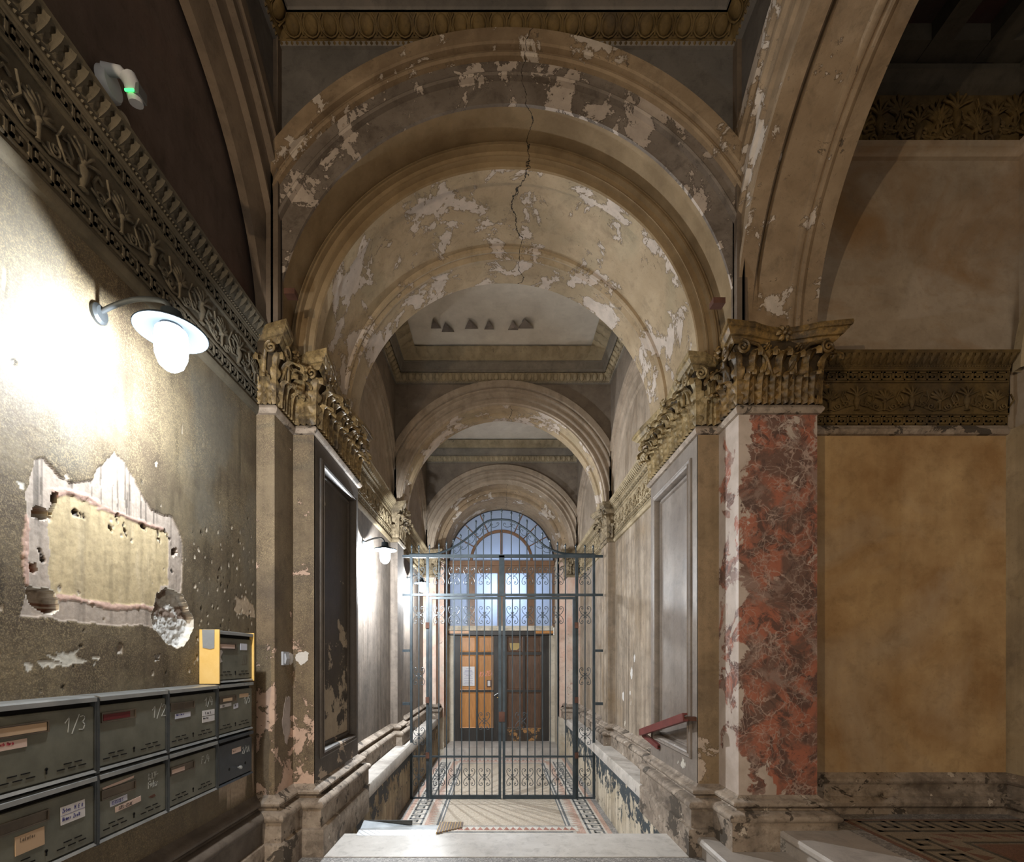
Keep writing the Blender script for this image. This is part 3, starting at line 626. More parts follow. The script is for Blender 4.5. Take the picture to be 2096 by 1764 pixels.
def coffer(nm, half, ya, yb, z, label, eggs_all, mats, ew=.10):
    path = rect(half, ya, yb)
    T = thing('coffer_cornice', (XC, (ya+yb)/2, E+z['bead']), label, 'cornice')
    band([(-.01,E+z['bead']-.005),(.018,E+z['bead']-.005),(.024,E+z['bead']+.012)], path, 'fillet', mats[0], T)
    e0, e1 = z['egg']; sl = atan2(e1[1]-e0[1], e1[0]-e0[0])
    band([(.0,E+z['bead']+.0),(e0[0],E+e0[1]),(e1[0],E+e1[1]),(e1[0]+.01,E+e1[1])], path, 'egg_bed', mats[1], T)
    band([(a, E+b) for a, b in z['flat']], path, 'flat_band', mats[0], T)
    bm = MB()
    r = z['beadr']; zb = E+z['bead']+.006; i = .02
    x0, x1, y0, y1 = X(-half+i), X(half-i), ya+i, yb-i
    for p, q in (((x0,y1),(x1,y1)), ((x0,y0),(x0,y1)), ((x1,y0),(x1,y1))): bead_row(bm, (*p,zb), (*q,zb), r, r*2.6)
    tag(bm.build('bead_row', mats[1], T, 60), kind='stuff')
    h = math.hypot(e1[0]-e0[0], e1[1]-e0[1]); tilt = pi/2-sl
    em = egg_mesh(ew, h, 'egg_mesh', mats[1])
    for (p, q, rz, nr) in (((X(-half),yb),(X(half),yb),0,(0,-1)), ((X(-half),ya),(X(-half),yb),pi/2,(1,0)), ((X(half),yb),(X(half),ya),-pi/2,(-1,0))):
        if not eggs_all and rz != 0: lo, hi = .0, 1.0
        L = math.hypot(q[0]-p[0], q[1]-p[1]); n = round((L-.16)/ew)
        for k in range(n):
            t = (k-(n-1)/2)*ew+L/2; bx, by = p[0]+(q[0]-p[0])*t/L+nr[0]*e0[0], p[1]+(q[1]-p[1])*t/L+nr[1]*e0[0]
            if by < .4: continue
            inst('egg', em, T, (bx, by, E+e0[1]), (tilt, 0, rz))
    if 'leaf' in z:
        l0, l1 = z['leaf']; band([(l0[0],E+l0[1]),(l1[0],E+l1[1])], path, 'leaf_bed', mats[1], T)
        mb = MB(); sl = math.hypot(l1[0]-l0[0], l1[1]-l0[1]); cu, cv = (l1[0]-l0[0])/sl, (l1[1]-l0[1])/sl
        for (p, q, nr) in (((X(-half),yb),(X(half),yb),(0,-1)), ((X(-half),ya),(X(-half),yb),(1,0)), ((X(half),ya),(X(half),yb),(-1,0))):
            L = math.hypot(q[0]-p[0], q[1]-p[1]); dx, dy = (q[0]-p[0])/L, (q[1]-p[1])/L; ins = l1[0]
            fn = lambda u, v, n, p=p, dx=dx, dy=dy, nr=nr: (p[0]+dx*(u+ins)+nr[0]*(l0[0]+cu*(sl-v)+cv*n), p[1]+dy*(u+ins)+nr[1]*(l0[0]+cu*(sl-v)+cv*n), E+l0[1]+cv*(sl-v)-cu*n)
            leaf_strip(mb, fn, L-2*ins, z['lw'], sl*.97, .016)
        tag(mb.build('leaf_band', mats[1], T, 60), kind='stuff')
    return T
coffer('hall', 1.262, -3.4, Y0+.012, dict(bead=3.352, beadr=.011, egg=((.028,3.376),(.088,3.436)), flat=[(.088,3.436),(.10,3.436),(.10,3.452),(.13,3.455),(.15,3.50),(.28,3.515),(.30,3.56),(.34,3.56)]),
       'gilded egg-and-dart cornice around the ceiling above the great arch', True, (M['ceiling_dk'], M['entab']), .1)
struct(MB().box(X(-.95), X(.95), -3.2, Y0-.3, E+3.56, E+3.7), 'ceiling', M['ceiling_dk'], 'dark hall ceiling')
cz = dict(bead=3.160, beadr=.007, egg=((.022,3.178),(.075,3.246)), flat=[(.075,3.246),(.085,3.246),(.087,3.262),(.10,3.266),(.115,3.34),(.13,3.343),(.13,3.352)], leaf=((.13,3.352),(.27,3.425)), lw=.125)
coffer('bay1', 1.24, Y2+.0, Y3+.012, cz, 'coffered cornice with eggs and leaves around the first pale passage ceiling', True, (M['cornice_flat'], M['entab_bay']), .075)
struct(MB().box(X(-1.02), X(1.02), Y2+.2, Y3-.2, E+3.44, E+3.6), 'ceiling_passage', M['ceiling'], 'pale peeling ceiling of the first passage bay')
cz2 = {k: (tuple((a, b+.06) for a, b in v) if isinstance(v, (tuple, list)) else v) for k, v in cz.items()}; cz2['bead'] = 3.22
coffer('bay2', 1.24, Y4+.0, Y5+.012, cz2, 'coffered cornice with eggs and leaves around the second passage ceiling', True, (M['cornice_flat'], M['entab_bay']), .085)
struct(MB().box(X(-1.02), X(1.02), Y4+.2, Y5-.2, E+3.50, E+3.66), 'ceiling_passage', M['ceiling'], 'pale ceiling of the second passage bay')
# hanging flakes of paint on the first passage ceiling
r = np.random.default_rng(11)
for fi, (px, py) in enumerate(((893,672),(917,679),(965,673),(1001,674),(1050,675),(1076,672))):
    y = (E+3.44-E)*FPX/(1348-py); x = (px-1022)*y/FPX; w = r.uniform(.10,.17)
    P = [[(x+w*(u-.5)*(1-.5*v)+.02*v, y-.17*v+.05*u*v, E+3.438-.02*v*(1+2*u)) for v in (0,.5,1)] for u in (0,.5,1)]
    tag(MB().grid(P).build('paint_flake', flat('flake_grey', (.20,.17,.15)) if 'flake_grey' not in bpy.data.materials else bpy.data.materials['flake_grey'], base=(x, y, E+3.43)), f'curled grey-brown paint flake on the first passage ceiling, {["leftmost", "second from left", "third from left", "third from right", "second from right", "rightmost"][fi]} of six', 'paint flake', 'paint flakes hanging from the passage ceiling')

# ------------------------------------------------------------------ floors, threshold and steps
def fl(z): return lambda u, v, h: (u, v, z+h)
def fw(z): return lambda u, v, h: (v, u, z+h)
H_ = .0016
def key_unit_segs(u0, n, P, h, v0, flip=False):
    """running fret: n units of period P from u0, lines between v0 and v0 + h"""
    m = P/5.6; L = []
    for i in range(n):
        a = u0+i*P; q = [(0,0),(0,h),(4*m,h),(4*m,h*.40),(2.1*m,h*.40),(2.1*m,h*.66)]
        L += [(q[j], q[j+1]) for j in range(5)]+[((0,0),(P,0))]
        for j in range(6): (x0,y0),(x1,y1) = L[-6+j]; L[-6+j] = ((a+x0, v0+y0), (a+x1, v0+y1))
    return L
struct(MB().box(X(-1.5), X(1.3), -3.5, 2.83, -.2, 0), 'floor', M['terrazzo'], 'speckled grey terrazzo hall floor')
struct(MB().box(X(-1.1), X(1.1), 4.0, Y7+.2, FZ-.1, FZ), 'floor_passage', M['terrazzo'], 'mosaic floor of the sunken passage')
fm = bpy.data.objects['floor_passage']; WLOC['floor_passage'] = (0,0,0)
def rug(parent, hx, ya, yb, mats, z, key=True, unit=.152):
    cream, field, pink, dark, red = mats; F = fl(z)
    def rb(mat, name, a, b, h=H_):
        mb = MB()
        for s in (-1, 1): mb.prism([(X(s*a), ya+(hx-a)), (X(s*b), ya+(hx-b)), (X(s*b), yb-(hx-b)), (X(s*a), yb-(hx-a))], F, 0, h)
        mb.prism([(X(-a), ya+hx-a), (X(a), ya+hx-a), (X(b), ya+hx-b), (X(-b), ya+hx-b)], F, 0, h)
        mb.prism([(X(-a), yb-hx+a), (X(a), yb-hx+a), (X(b), yb-hx+b), (X(-b), yb-hx+b)], F, 0, h)
        return mb.build(name, mat, parent)
    a = hx
    rb(pink, 'pink_band', a, a-.045); rb(cream, 'cream_band', a-.045, a-.245)
    rb(pink, 'pink_band', a-.245, a-.335); rb(cream, 'cream_band', a-.335, a-.365); rb(dark, 'slate_line', a-.365, a-.39); rb(cream, 'cream_band', a-.39, a-.405); rb(dark, 'slate_line', a-.405, a-.42)
    MB().prism([(X(-a+.42), ya+.42), (X(a-.42), ya+.42), (X(a-.42), yb-.42), (X(-a+.42), yb-.42)], F, 0, H_).build('speckled_field', field, parent)
    mb = MB(); w = .135; n = int((yb-ya-.5)/unit); st = ya+((yb-ya)-n*unit)/2
    for s in (-1, 1):
        G = lambda u, v, h, s=s: (X(s*v), u, z+h)
        mb.strips(key_unit_segs(st, n, unit, w, a-.075-w), .021, G, H_, 2*H_)
    n2 = int((2*a-.5)/unit); st = XC-n2*unit/2
    for (v0, sg) in ((ya+.075, 1), (yb-.075-w, 1)):
        G = lambda u, v, h: (u, v, z+h); mb.strips(key_unit_segs(st, n2, unit, w, v0), .021, G, H_, 2*H_)
    tag(mb.build('fret_border', dark, parent), kind='stuff')
    mb = MB(); n = int((yb-ya-.9)/.055)
    for s in (-1, 1):
        for i in range(n):
            y = ya+.45+i*.055; mb.prism([(X(s*(a-.365)), y), (X(s*(a-.365)), y+.05), (X(s*(a-.275)), y+.025)], F, H_, 2*H_)
    tag(mb.build('tooth_border', cream, parent), kind='stuff')
# first mosaic carpet (its near edge is a row of red and white triangles)
rug(fm, 1.03, 4.62-.40, 8.02, (M['tess_cream'], M['tess_field'], M['tess_pink'], M['tess_dark'], M['tess_red']), FZ)
for (y0, n) in ((4.645, 22), (7.80, 22)):
    mb = MB(); mb.box(X(-.72), X(.72), y0-.03, y0+.125, FZ+H_*2, FZ+H_*2.4); o = mb.build('cream_band', M['tess_cream'], fm)
    mb = MB()
    for i in range(n):
        x = X(-.70+i*1.4/n); w = 1.4/n; mb.prism([(x, y0), (x+w*.94, y0), (x+w*.47, y0+.085)], fl(FZ), H_*2.4, H_*3.2)
    tag(mb.build('triangle_row', M['tess_red'], fm), kind='stuff')
    MB().box(X(-.70), X(.70), y0+.105, y0+.118, FZ+H_*2.4, FZ+H_*3).build('slate_line', M['tess_dark'], fm)
MB().box(X(-.62), X(.62), 8.12, Y7+.1, FZ, FZ+H_).build('speckled_field', M['tess_field'], fm)
# threshold, steps down, steps up to the right
o = MB().box(X(-1.062), X(1.062), 2.80, 3.17, -.045, .004).build('threshold_slab', M['stone_marble'], base=(XC, 3, 0)); tag(o, 'broad pale marble threshold slab between hall and passage', 'slab')
T = thing('passage_steps', (XC, 3.6, FZ), 'stone steps dropping from the marble threshold into the passage', 'steps')
for i in range(4): MB().box(X(-1.09), X(1.09), 3.17+.29*i-.02, 3.17+.29*(i+1), FZ-.05, -.125*(i+1)).build('step', M['stone_step'], T)
o = MB().box(X(-1.0), X(1.0), 8.28, Y7+.2, FZ, FZ+.12).build('door_sill', M['stone_step'], base=(XC, 8.6, FZ)); tag(o, 'grey stone sill before the street door', 'sill')
T = thing('side_steps', (1.5, 1.5, 0), 'two worn stone steps rising to the right around the marble pilaster', 'steps')
def nosed(x0, x1, y0, y1, zt, name):
    pr = [(x1,zt-.2),(x0+.028,zt-.2),(x0+.028,zt-.045),(x0+.008,zt-.042),(x0,zt-.03),(x0+.001,zt-.012),(x0+.012,zt),(x1,zt)]
    P = [[(x, y, z) for x, z in pr] for y in (y0, y1)]; mb = MB().grid(P); n = len(pr); mb.f.append(tuple(range(n))); mb.f.append(tuple(range(2*n-1, n-1, -1)))
    return mb
nosed(1.145, 1.56, -3.4, 2.80, .118, 's').build('tread', M['stone_step'], T, 30)
nosed(1.50, 1.87, -3.4, 2.60, .232, 's').build('tread', M['stone_step'], T, 30)
struct(MB().box(1.86, 3.6, -3.4, 2.95, -.1, .23).box(1.5, 1.9, 2.58, 2.95, -.1, .229), 'floor_right', M['terrazzo'], 'dark speckled mosaic floor of the right-hand room')
fr = bpy.data.objects['floor_right']; WLOC['floor_right'] = (0,0,0)
zr = .23; F = fl(zr)
MB().box(1.955, 1.985, -3, 2.765, zr, zr+H_).box(1.955, 3.4, 2.745, 2.765, zr, zr+H_).build('red_line', M['tess_dimred'], fr)
MB().box(1.985, 3.4, -3, 2.745, zr, zr+H_).build('cream_ground', M['tess_dim'], fr)
mb = MB(); k = .17; wv = .15
mb.strips(key_unit_segs(2.03, 7, .19, wv, 2.575), .022, F, H_, 2*H_)
mb.strips([((a[1], a[0]), (b[1], b[0])) for a, b in key_unit_segs(-.3, 15, .187, wv, 2.02)], .022, F, H_, 2*H_)
tag(mb.build('fret_border', M['tess_dimdark'], fr), kind='stuff')
mb = MB()
for i in range(12): x = 2.26+i*.1; mb.prism([(x, 2.53), (x+.09, 2.53), (x+.10, 2.46)], F, H_, 2*H_)
for i in range(22): y = 2.40-i*.1; mb.prism([(2.215, y), (2.215, y+.09), (2.285, y+.03)], F, H_, 2*H_)
tag(mb.build('triangle_row', M['tess_dimred'], fr), kind='stuff')
MB().box(2.32, 3.4, 2.405, 2.425, zr+H_, zr+2*H_).box(2.32, 2.34, -3, 2.405, zr+H_, zr+2*H_).build('slate_line', M['tess_dimdark'], fr)
MB().box(2.345, 3.4, -3, 2.39, zr+H_, zr+1.5*H_).build('speckled_field', M['tess_dimred'], fr)

# ------------------------------------------------------------------ right-hand room
struct(MB().box(1.6, 3.5, Y1+.012, Y1+.3, 0, E+1.36), 'wall_right_room', M['ochre'], 'ochre painted wall of the right-hand room')
struct(MB().box(1.6, 3.5, Y1+.03, Y1+.3, E+1.30, E+1.81).box(1.6, 3.5, Y1+.0, Y1+.3, E+1.80, E+3.02), 'wall_right_room_upper', M['lunette_r'], 'stained pale wall above the frieze in the right-hand room')
struct(MB().box(3.10, 3.4, -3.4, Y1+.1, 0, E+3.02), 'wall_right', M['lunette_r'], 'far right side wall')
o = MB().box(3.035, 3.10, 2.755, Y1+.012, .23, E+1.36).build('stone_strip', M['stone_frame'], base=(3.07, 2.8, .23)); tag(o, 'peeling yellowish stone strip at the right edge of the ochre wall', 'pilaster')
mb = MB().frame(1.5, 2.68, .46, E+1.30, [(0,0),(.0,.03),(.02,.035),(.035,.015),(.05,.02),(.06,0)], lambda u, v, h: (3.10-h, u, v))
o = mb.build('panel_moulding', M['stone_frame'], base=(3.1, 2.1, .5)); tag(o, 'moulded panel frame on the far right side wall', 'moulding')
mb = MB().arch([(1.05,3.10),(1.05,3.045),(1.0,3.04),(.98,3.06),(.94,3.065),(.92,3.05),(.90,3.06),(.89,3.10)], 'X', 1.82, E+1.70, n=60)
o = mb.build('side_room_arch', M['stone_frame'], smooth=30, base=(3.08, 1.82, ZS)); tag(o, 'arch moulding at the right edge of the picture', 'arch')
base_r = [(0,.47),(.012,.462),(.02,.45),(.036,.44),(.04,.425),(.034,.41),(.02,.405),(.02,.36),(.03,.35),(.03,.335),(.052,.325),(.064,.305),(.062,.285),(.045,.27),(.035,.265),(.035,.23)]
struct(MB().sweep(base_r, [(3.10,1.2),(3.10,2.755-.0),(3.035,2.755),(3.035,Y1+.012),(1.66,Y1+.012)]), 'baseboard_right_room', M['base'], 'worn double-roll base moulding below the ochre wall', 35)
o = MB().sweep([(0,E+2.97),(.02,E+2.975),(.03,E+2.99),(.055,E+3.0),(.06,E+3.03),(.0,E+3.035)], [(3.10,-3),(3.10,Y1),(1.6,Y1)]).build('shelf_moulding', M['lunette_r'], smooth=35, base=(2.4, Y1, E+3)); tag(o, 'pale moulding under the dark upper frieze of the right-hand room', 'moulding')
o = MB().sweep([(0,E+3.36),(.03,E+3.37),(.05,E+3.39),(.09,E+3.41),(.09,E+3.44),(.0,E+3.45)], [(3.10,-3),(3.10,Y1),(1.6,Y1)]).build('shelf_moulding', M['dark_beam'], smooth=35, base=(2.4, Y1, E+3.4)); tag(o, 'dark moulding on top of the relief frieze in the right-hand room', 'moulding')
struct(MB().box(1.6, 3.4, Y1+.03, Y1+.3, E+3.02, E+3.9).box(3.13, 3.4, -3.4, Y1+.1, E+3.02, E+3.9), 'wall_right_room_frieze', M['entab'], 'dark gilt frieze wall near the ceiling')
struct(MB().box(1.7, 3.4, -3.4, Y1+.1, E+3.60, E+3.75), 'ceiling_right_room', M['dark_coffer'], 'dark painted ceiling of the right-hand room')
T = thing('ceiling_beams', (2.5, 1.5, E+3.5), 'dark coffer beams under the ceiling of the right-hand room', 'ceiling beam')
for i in range(5): MB().box(1.78+i*.335, 1.90+i*.335, -3, 2.84, E+3.50, E+3.60).build('beam', M['dark_beam'], T)
for y in (2.80, 2.0, 1.2, .4): MB().box(1.7, 3.12, y-.06, y+.06, E+3.505, E+3.60).build('beam', M['dark_beam'], T)
# ------------------------------------------------------------------ ornament pieces (local: x along the wall, z up, -y outwards)
def spiral(cx, cz, r, turns=1.6, a0=0., n=26, sg=1, y=0., r1=.12):
    return [(cx+sg*(r*(1-(1-r1)*t))*cos(a0+turns*2*pi*t), y, cz+(r*(1-(1-r1)*t))*sin(a0+turns*2*pi*t)) for t in np.linspace(0, 1, n)]
_lm = {}
def leaf_mesh(w, h, mat):
    """acanthus leaf: five pairs of lobes, raised midrib and veins, tip rolled forward"""
    key = (round(w, 3), round(h, 3), mat.name)
    if key in _lm: return _lm[key]
    mb = MB(); P = []; nb = 22
    for a in range(11):
        x = -1+a/5; row = []
        for b in range(nb):
            v = b/(nb-1)
            env = (.58+.42*sin(pi*min(1, v*1.2)))*(1-.25*max(0, v-.8)/.2)
            lobe = abs(sin(v*pi*4.5+.35))
            wd = env*(1-.62*(1-lobe**.7)*abs(x)**1.3)
            if v < .66: out, zz = .006+.030*v*v, h*v/.80
            else:
                q = (v-.66)/.34*pi*1.15; rr = h*.12+.006; out, zz = .019+rr*(1-cos(q))*1.2, h*.66/.80+rr*sin(q)
            out += w*.16*(1-abs(x)**1.6)*(1-.3*v)+w*.24*(1-lobe)*abs(x)*-1+.005*math.exp(-(x/.16)**2)+.0012*cos(x*5*pi)*(1-.5*v)
            row.append((x*w/2*wd, -out, zz+.10*w*abs(x)*(lobe-.3)))
        P.append(row)
    mb.grid(P); _lm[key] = mb.mesh('leaf_mesh', mat, smooth=50); return _lm[key]
def flower_mesh(r, mat):
    mb = MB()
    for i in range(6):
        a = 2*pi*i/6; P = []
        for u in range(5):
            row = []
            for v in range(5):
                rr = r*(.2+.8*v/4); th = a+(u-2)/4*.9*sin(pi*(.25+.6*v/4)); row.append((rr*cos(th), -.012-.012*sin(pi*v/4)-.004*(2-abs(u-2)), rr*sin(th)))
            P.append(row)
        mb.grid(P)
    mb.lathe([(.0,-.036),(r*.14,-.034),(r*.26,-.024),(r*.28,-.008)], (0,0,0), 'Y', 12)
    return mb.mesh('flower_mesh', mat, smooth=60)
def palmette_mesh(mat, s=1.):
    mb = MB()
    for i in range(7):
        a = (i-3)*.36; L = (.062-.005*abs(i-3))*s
        c = [(sin(a)*L*t+sin(a)*.012*t*t, -.006-.008*sin(pi*t), .052*s+cos(a)*L*t) for t in np.linspace(.15, 1, 5)]; mb.tube(c, .0075*s, 6, r1=.005*s)
    mb.lathe([(0,-.02),(.009*s,-.016),(.011*s,0)], (0,0,.05*s), 'Y', 8)
    mb.tube([(0,-.008,0),(0,-.01,.05*s)], .006*s, 6)
    for sg in (-1, 1):
        mb.tube(spiral(sg*.045*s, .022*s, .020*s, 1.4, pi if sg > 0 else pi, 16, sg, -.008), .0045*s, 5)
        mb.tube([(0,-.006,.01*s),(sg*.03*s,-.006,.0),(sg*.075*s,-.006,.018*s),(sg*.10*s,-.006,.055*s),(sg*.085*s,-.006,.085*s),(sg*.066*s,-.006,.078*s)], .0045*s, 5)
    return mb.mesh('palmette_mesh', mat, smooth=60)
def urn_mesh(mat, s=1.):
    mb = MB(); mb.lathe([(.0,0),(.014,.002),(.006,.014),(.013,.035),(.017,.055),(.008,.07),(.013,.08),(0,.082)], (0,-.004,0), 'Z', 10)
    for i in range(5):
        a = (i-2)*.55; mb.tube([(0,-.008,.075),(sin(a)*.03,-.012,.075+cos(a)*.03),(sin(a)*.06,-.008,.08+cos(a)*.045)], .004, 6, r1=.0055)
    for sg in (-1, 1):
        mb.tube([(sg*.02,-.008,.03),(sg*.06,-.010,.02),(sg*.085,-.010,.06),(sg*.07,-.014,.10)], .0045, 6, r1=.003)
        mb.tube(spiral(sg*.055, .03, .02, 1.3, 0, 14, sg, -.008), .004, 5)
    v = np.array([q for q in mb.v], dtype=object)
    mb.v = [q*s for q in mb.v]
    return mb.mesh('urn_mesh', mat, smooth=60)
def entablature(label, seg, nrm, mat, orn, ymin=-9, gild=None):
    """seg: two plan points walking with outwards on the left"""
    p, q = np.array(seg[0], float), np.array(seg[1], float); L = np.linalg.norm(q-p); d = (q-p)/L; nr = np.array([-d[1], d[0]])
    T = thing('entablature', (*(p+q)/2, E+1.35), label, 'entablature')
    W = lambda u, v, h: (p[0]+d[0]*u+nr[0]*h, p[1]+d[1]*u+nr[1]*h, E+v)
    pr = lambda l: [(o, E+z) for o, z in l]
    MB().sweep(pr([(0,1.335),(.018,1.338),(.028,1.355),(.028,1.365),(.018,1.378),(.014,1.39),(.010,1.39)]), seg).build('torus_moulding', M['base'] if orn == 'r' else mat, T, 35)
    MB().sweep(pr([(.010,1.39),(.010,1.452),(.02,1.454),(.02,1.462),(.008,1.464),(.008,1.645),(.02,1.647),(.02,1.655),(.012,1.657),(.012,1.712),(.022,1.715),(.024,1.722)]), seg).build('frieze_field', mat, T, 35)
    MB().sweep(pr([(.024,1.722),(.03,1.725),(.03,1.742),(.04,1.752),(.058,1.765),(.066,1.785),(.078,1.785),(.082,1.80),(-.01,1.805)]), seg).build('crown_moulding', mat, T, 35)
    P = .0675; n = int(L/P); st = (L-n*P)/2
    for v0, hh in ((1.398,.045),(1.662,.042)):
        b = .010 if v0 < 1.5 else .012
        segs = [s for s in key_unit_segs(st, n, P, hh, v0) if (p+d*s[0][0])[1] > ymin]
        tag(MB().strips(segs, .0085, lambda u, v, h, b=b: W(u, v, b+h), 0, .007).build('greek_key_band', mat, T), kind='stuff')
    mb = MB(); y0 = 0 if p[1] > ymin else (ymin-p[1])/max(1e-6, d[1]); y1 = L if q[1] > ymin else (ymin-p[1])/d[1]
    y0, y1 = max(0, y0), min(L, y1)
    leaf_strip(mb, lambda u, v, n_: W(y0+u, 1.785-v, .04+.032*(1-v/.045)+n_), y1-y0, .042, .045, .012); tag(mb.build('leaf_moulding', mat, T, 60), kind='stuff')
    mb = MB(); a = W(y0, 1.733, .034); b = W(y1, 1.733, .034); bead_row(mb, a, b, .0065, .016); tag(mb.build('bead_row', mat, T, 60), kind='stuff')
    pm, um = palmette_mesh(mat, 1.15), urn_mesh(mat, 1.15); rz = atan2(nr[0], -nr[1]); n = max(1, round(L/.31)); k = 0
    for i in range(2*n):
        u = (i+.5)*L/(2*n); w = W(u, 1.478, .008)
        if w[1] > ymin: inst('palmette' if i % 2 == 0 else 'urn', pm if i % 2 == 0 else um, T, w, rz)
    return T
entablature('long sooty frieze with Greek keys and scrolls on the left hall wall', side([(WL,-3.4),(WL,Y0+.02)], -1), None, M['entab_l'], 'l', -.9)
entablature('dull gilt frieze with palmettes and urns above the ochre wall', [(3.035,Y1+.012),(1.72,Y1+.012)], None, M['entab'], 'r')
for s, nm in ((-1, 'left'), (1, 'right')):
    entablature(f'faded gilt frieze on the {nm} wall of the first passage bay', side([(XB,Y2),(XB,Y3)], s), None, M['entab_bay'], 'b')
    entablature(f'faded gilt frieze on the {nm} wall of the second passage bay', side([(XB,Y4),(XB,Y5)], s), None, M['entab_bay'], 'b')

def capital(T, path, mat, small=False, lw=.075, endflower=True):
    path = [np.array(p, float) for p in path]; n = len(path)
    pr = lambda l: [(o, E+z) for o, z in l]
    MB().sweep(pr([(0,1.335),(.014,1.338),(.024,1.352),(.026,1.362),(.018,1.376),(.004,1.386),(0,1.39)]), path).build('astragal', M['base'] if not small else mat, T, 35)
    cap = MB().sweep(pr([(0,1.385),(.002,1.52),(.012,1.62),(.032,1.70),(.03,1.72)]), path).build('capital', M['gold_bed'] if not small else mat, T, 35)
    cr = []
    for i in range(n):
        if 0 < i < n-1:
            a, b = path[i]-path[i-1], path[i+1]-path[i]; cr.append(a[0]*b[1]-a[1]*b[0] < 0)
        else: cr.append(False)
    # abacus: concave sides drawn out to horns at the free corners
    pts = []; nr = []
    for i in range(n-1):
        d = path[i+1]-path[i]; L = np.linalg.norm(d); d /= L; nn = np.array([-d[1], d[0]]); m = 10
        hn = min(.07, L*.25+.01)
        for j in range(m+1):
            t = j/m; o = .045
            if cr[i]: o += hn*max(0, 1-2*t)**1.8
            if cr[i+1]: o += hn*max(0, 2*t-1)**1.8
            if j == 0 and i > 0: continue
            if j == m and i < n-2:
                d2 = path[i+2]-path[i+1]; d2 /= np.linalg.norm(d2); n2 = np.array([-d2[1], d2[0]]); mt = (nn+n2)/(1+nn@n2); pts.append((path[i+1], mt, o)); continue
            pts.append((path[i]+d*L*t, nn, o))
    P = [[(p[0]+v[0]*(o*a-.012*(1-a)), p[1]+v[1]*(o*a-.012*(1-a)), E+z) for a, z in ((.45,1.695),(.60,1.704),(.66,1.714),(.66,1.722),(.78,1.724),(.84,1.735),(.92,1.744),(.92,1.752),(1,1.755),(1.02,1.770),(1,1.782),(-.3,1.787))] for p, v, o in pts]
    MB().grid(P).build('abacus', mat, cap, 35)
    lo, hi = leaf_mesh(lw*.90, .150, mat), leaf_mesh(lw*1.0, .262, mat); jr = random.Random(len(path)*7+int(path[0][1]*100))
    def jit(): return (jr.uniform(.92,1.06), jr.uniform(.9,1.15), jr.uniform(.93,1.05))
    fl_ = flower_mesh(.044, mat); fs = flower_mesh(.022, mat)
    for i in range(n-1):
        d = path[i+1]-path[i]; L = np.linalg.norm(d); d /= L; nn = np.array([-d[1], d[0]]); rz = atan2(nn[0], -nn[1]); k = max(1, round(L/lw))
        put = lambda u, o, z: (path[i][0]+d[0]*u+nn[0]*o, path[i][1]+d[1]*u+nn[1]*o, E+z)
        for j in range(k): inst('acanthus_leaf', lo, cap, put((j+.5)*L/k, .006, 1.388), rz+jr.uniform(-.08,.08), jit())
        for j in range(k+1):
            if j == 0 and (cr[i] or i == 0 or True) and j == 0:
                if cr[i]: inst('acanthus_leaf', hi, cap, put(0, .0, 1.388), rz+pi/4*(1 if True else -1), (1,1,1))
                continue
            if j == k: continue
            inst('acanthus_leaf', hi, cap, put(j*L/k, .002, 1.388), rz+jr.uniform(-.08,.08), jit())
        if L > .1:
            ends = [(e, sg) for e, sg, c in ((0, 1, cr[i]), (L, -1, cr[i+1])) if c]
            for e, sg in ends:
                R = min(.036, L*.16+.012); uc = e+sg*(-.012); mb = MB()
                sp = spiral(0, 0, R, 1.7, pi/2, 30, 1, 0)
                mb.tube([put(uc+sg*q[0]*-1, .075, 1.660+q[2]) for q in sp], .0085, 6, r1=.006)
                st = min(L*.42, .17); mb.tube([put(e+sg*st, .02, 1.54), put(e+sg*st*.8, .035, 1.62), put(e+sg*st*.45, .055, 1.685), put(uc+sg*.0, .075, 1.660+R)], .012, 6, r1=.009)
                mb.build('volute', mat, cap, 60)
            m = 1 if L > .25 else 0
            if L > .6: m = 3
            for q in range(m):
                uc = L*(q+.5)/m; inst('rosette', fl_, cap, put(uc, .045, 1.742), rz)
                for sg in (-1, 1):
                    mb = MB(); sp = spiral(0, 0, .022, 1.5, pi/2, 22, 1, 0)
                    mb.tube([put(uc+sg*(.030-q_[0]*1.), .045, 1.655+q_[2]) for q_ in sp], .0065, 6)
                    mb.tube([put(uc+sg*.085, .02, 1.55), put(uc+sg*.075, .035, 1.62), put(uc+sg*.03, .045, 1.677)], .009, 6); mb.build('helix', mat, cap, 60)
                    inst('rosette', fs, cap, put(uc+sg*.085, .035, 1.675), rz)
    return cap
BASE = [(0,.405),(.012,.393),(.024,.386),(.042,.380),(.050,.368),(.048,.356),(.036,.347),(.026,.342),(.022,.335),(.026,.328),(.050,.326),(.070,.319),(.083,.305),(.085,.294),(.079,.280),(.066,.272)]
def bases(T, path, lower=True, mat=None, zpl=.16):
    MB().sweep(BASE, path).build('base_moulding', M['base'], T, 40)
    MB().sweep([(.066,.272),(.066,zpl+.004),(.062,zpl)], path).build('plinth', mat or M['base'], T)
    if lower: MB().sweep([(.055,.168),(.084,.160),(.088,.150),(.088,-.04)], path).build('lower_plinth', M['base'], T, 40)
def frame_panel(T, s, x, y0, y1, z0, z1, mat):
    MB().frame(y0, y1, z0, z1, [(-.045,0),(-.045,.010),(-.036,.016),(-.026,.012),(-.020,.012),(-.014,.020),(-.004,.014),(.0015,.004),(.002,-.028),(.012,-.030),(.018,-.020),(.026,-.020),(.034,-.034)], lambda u, v, h: (X(s*(x-h)), u, v)).build('panel_moulding', mat, T, 30)

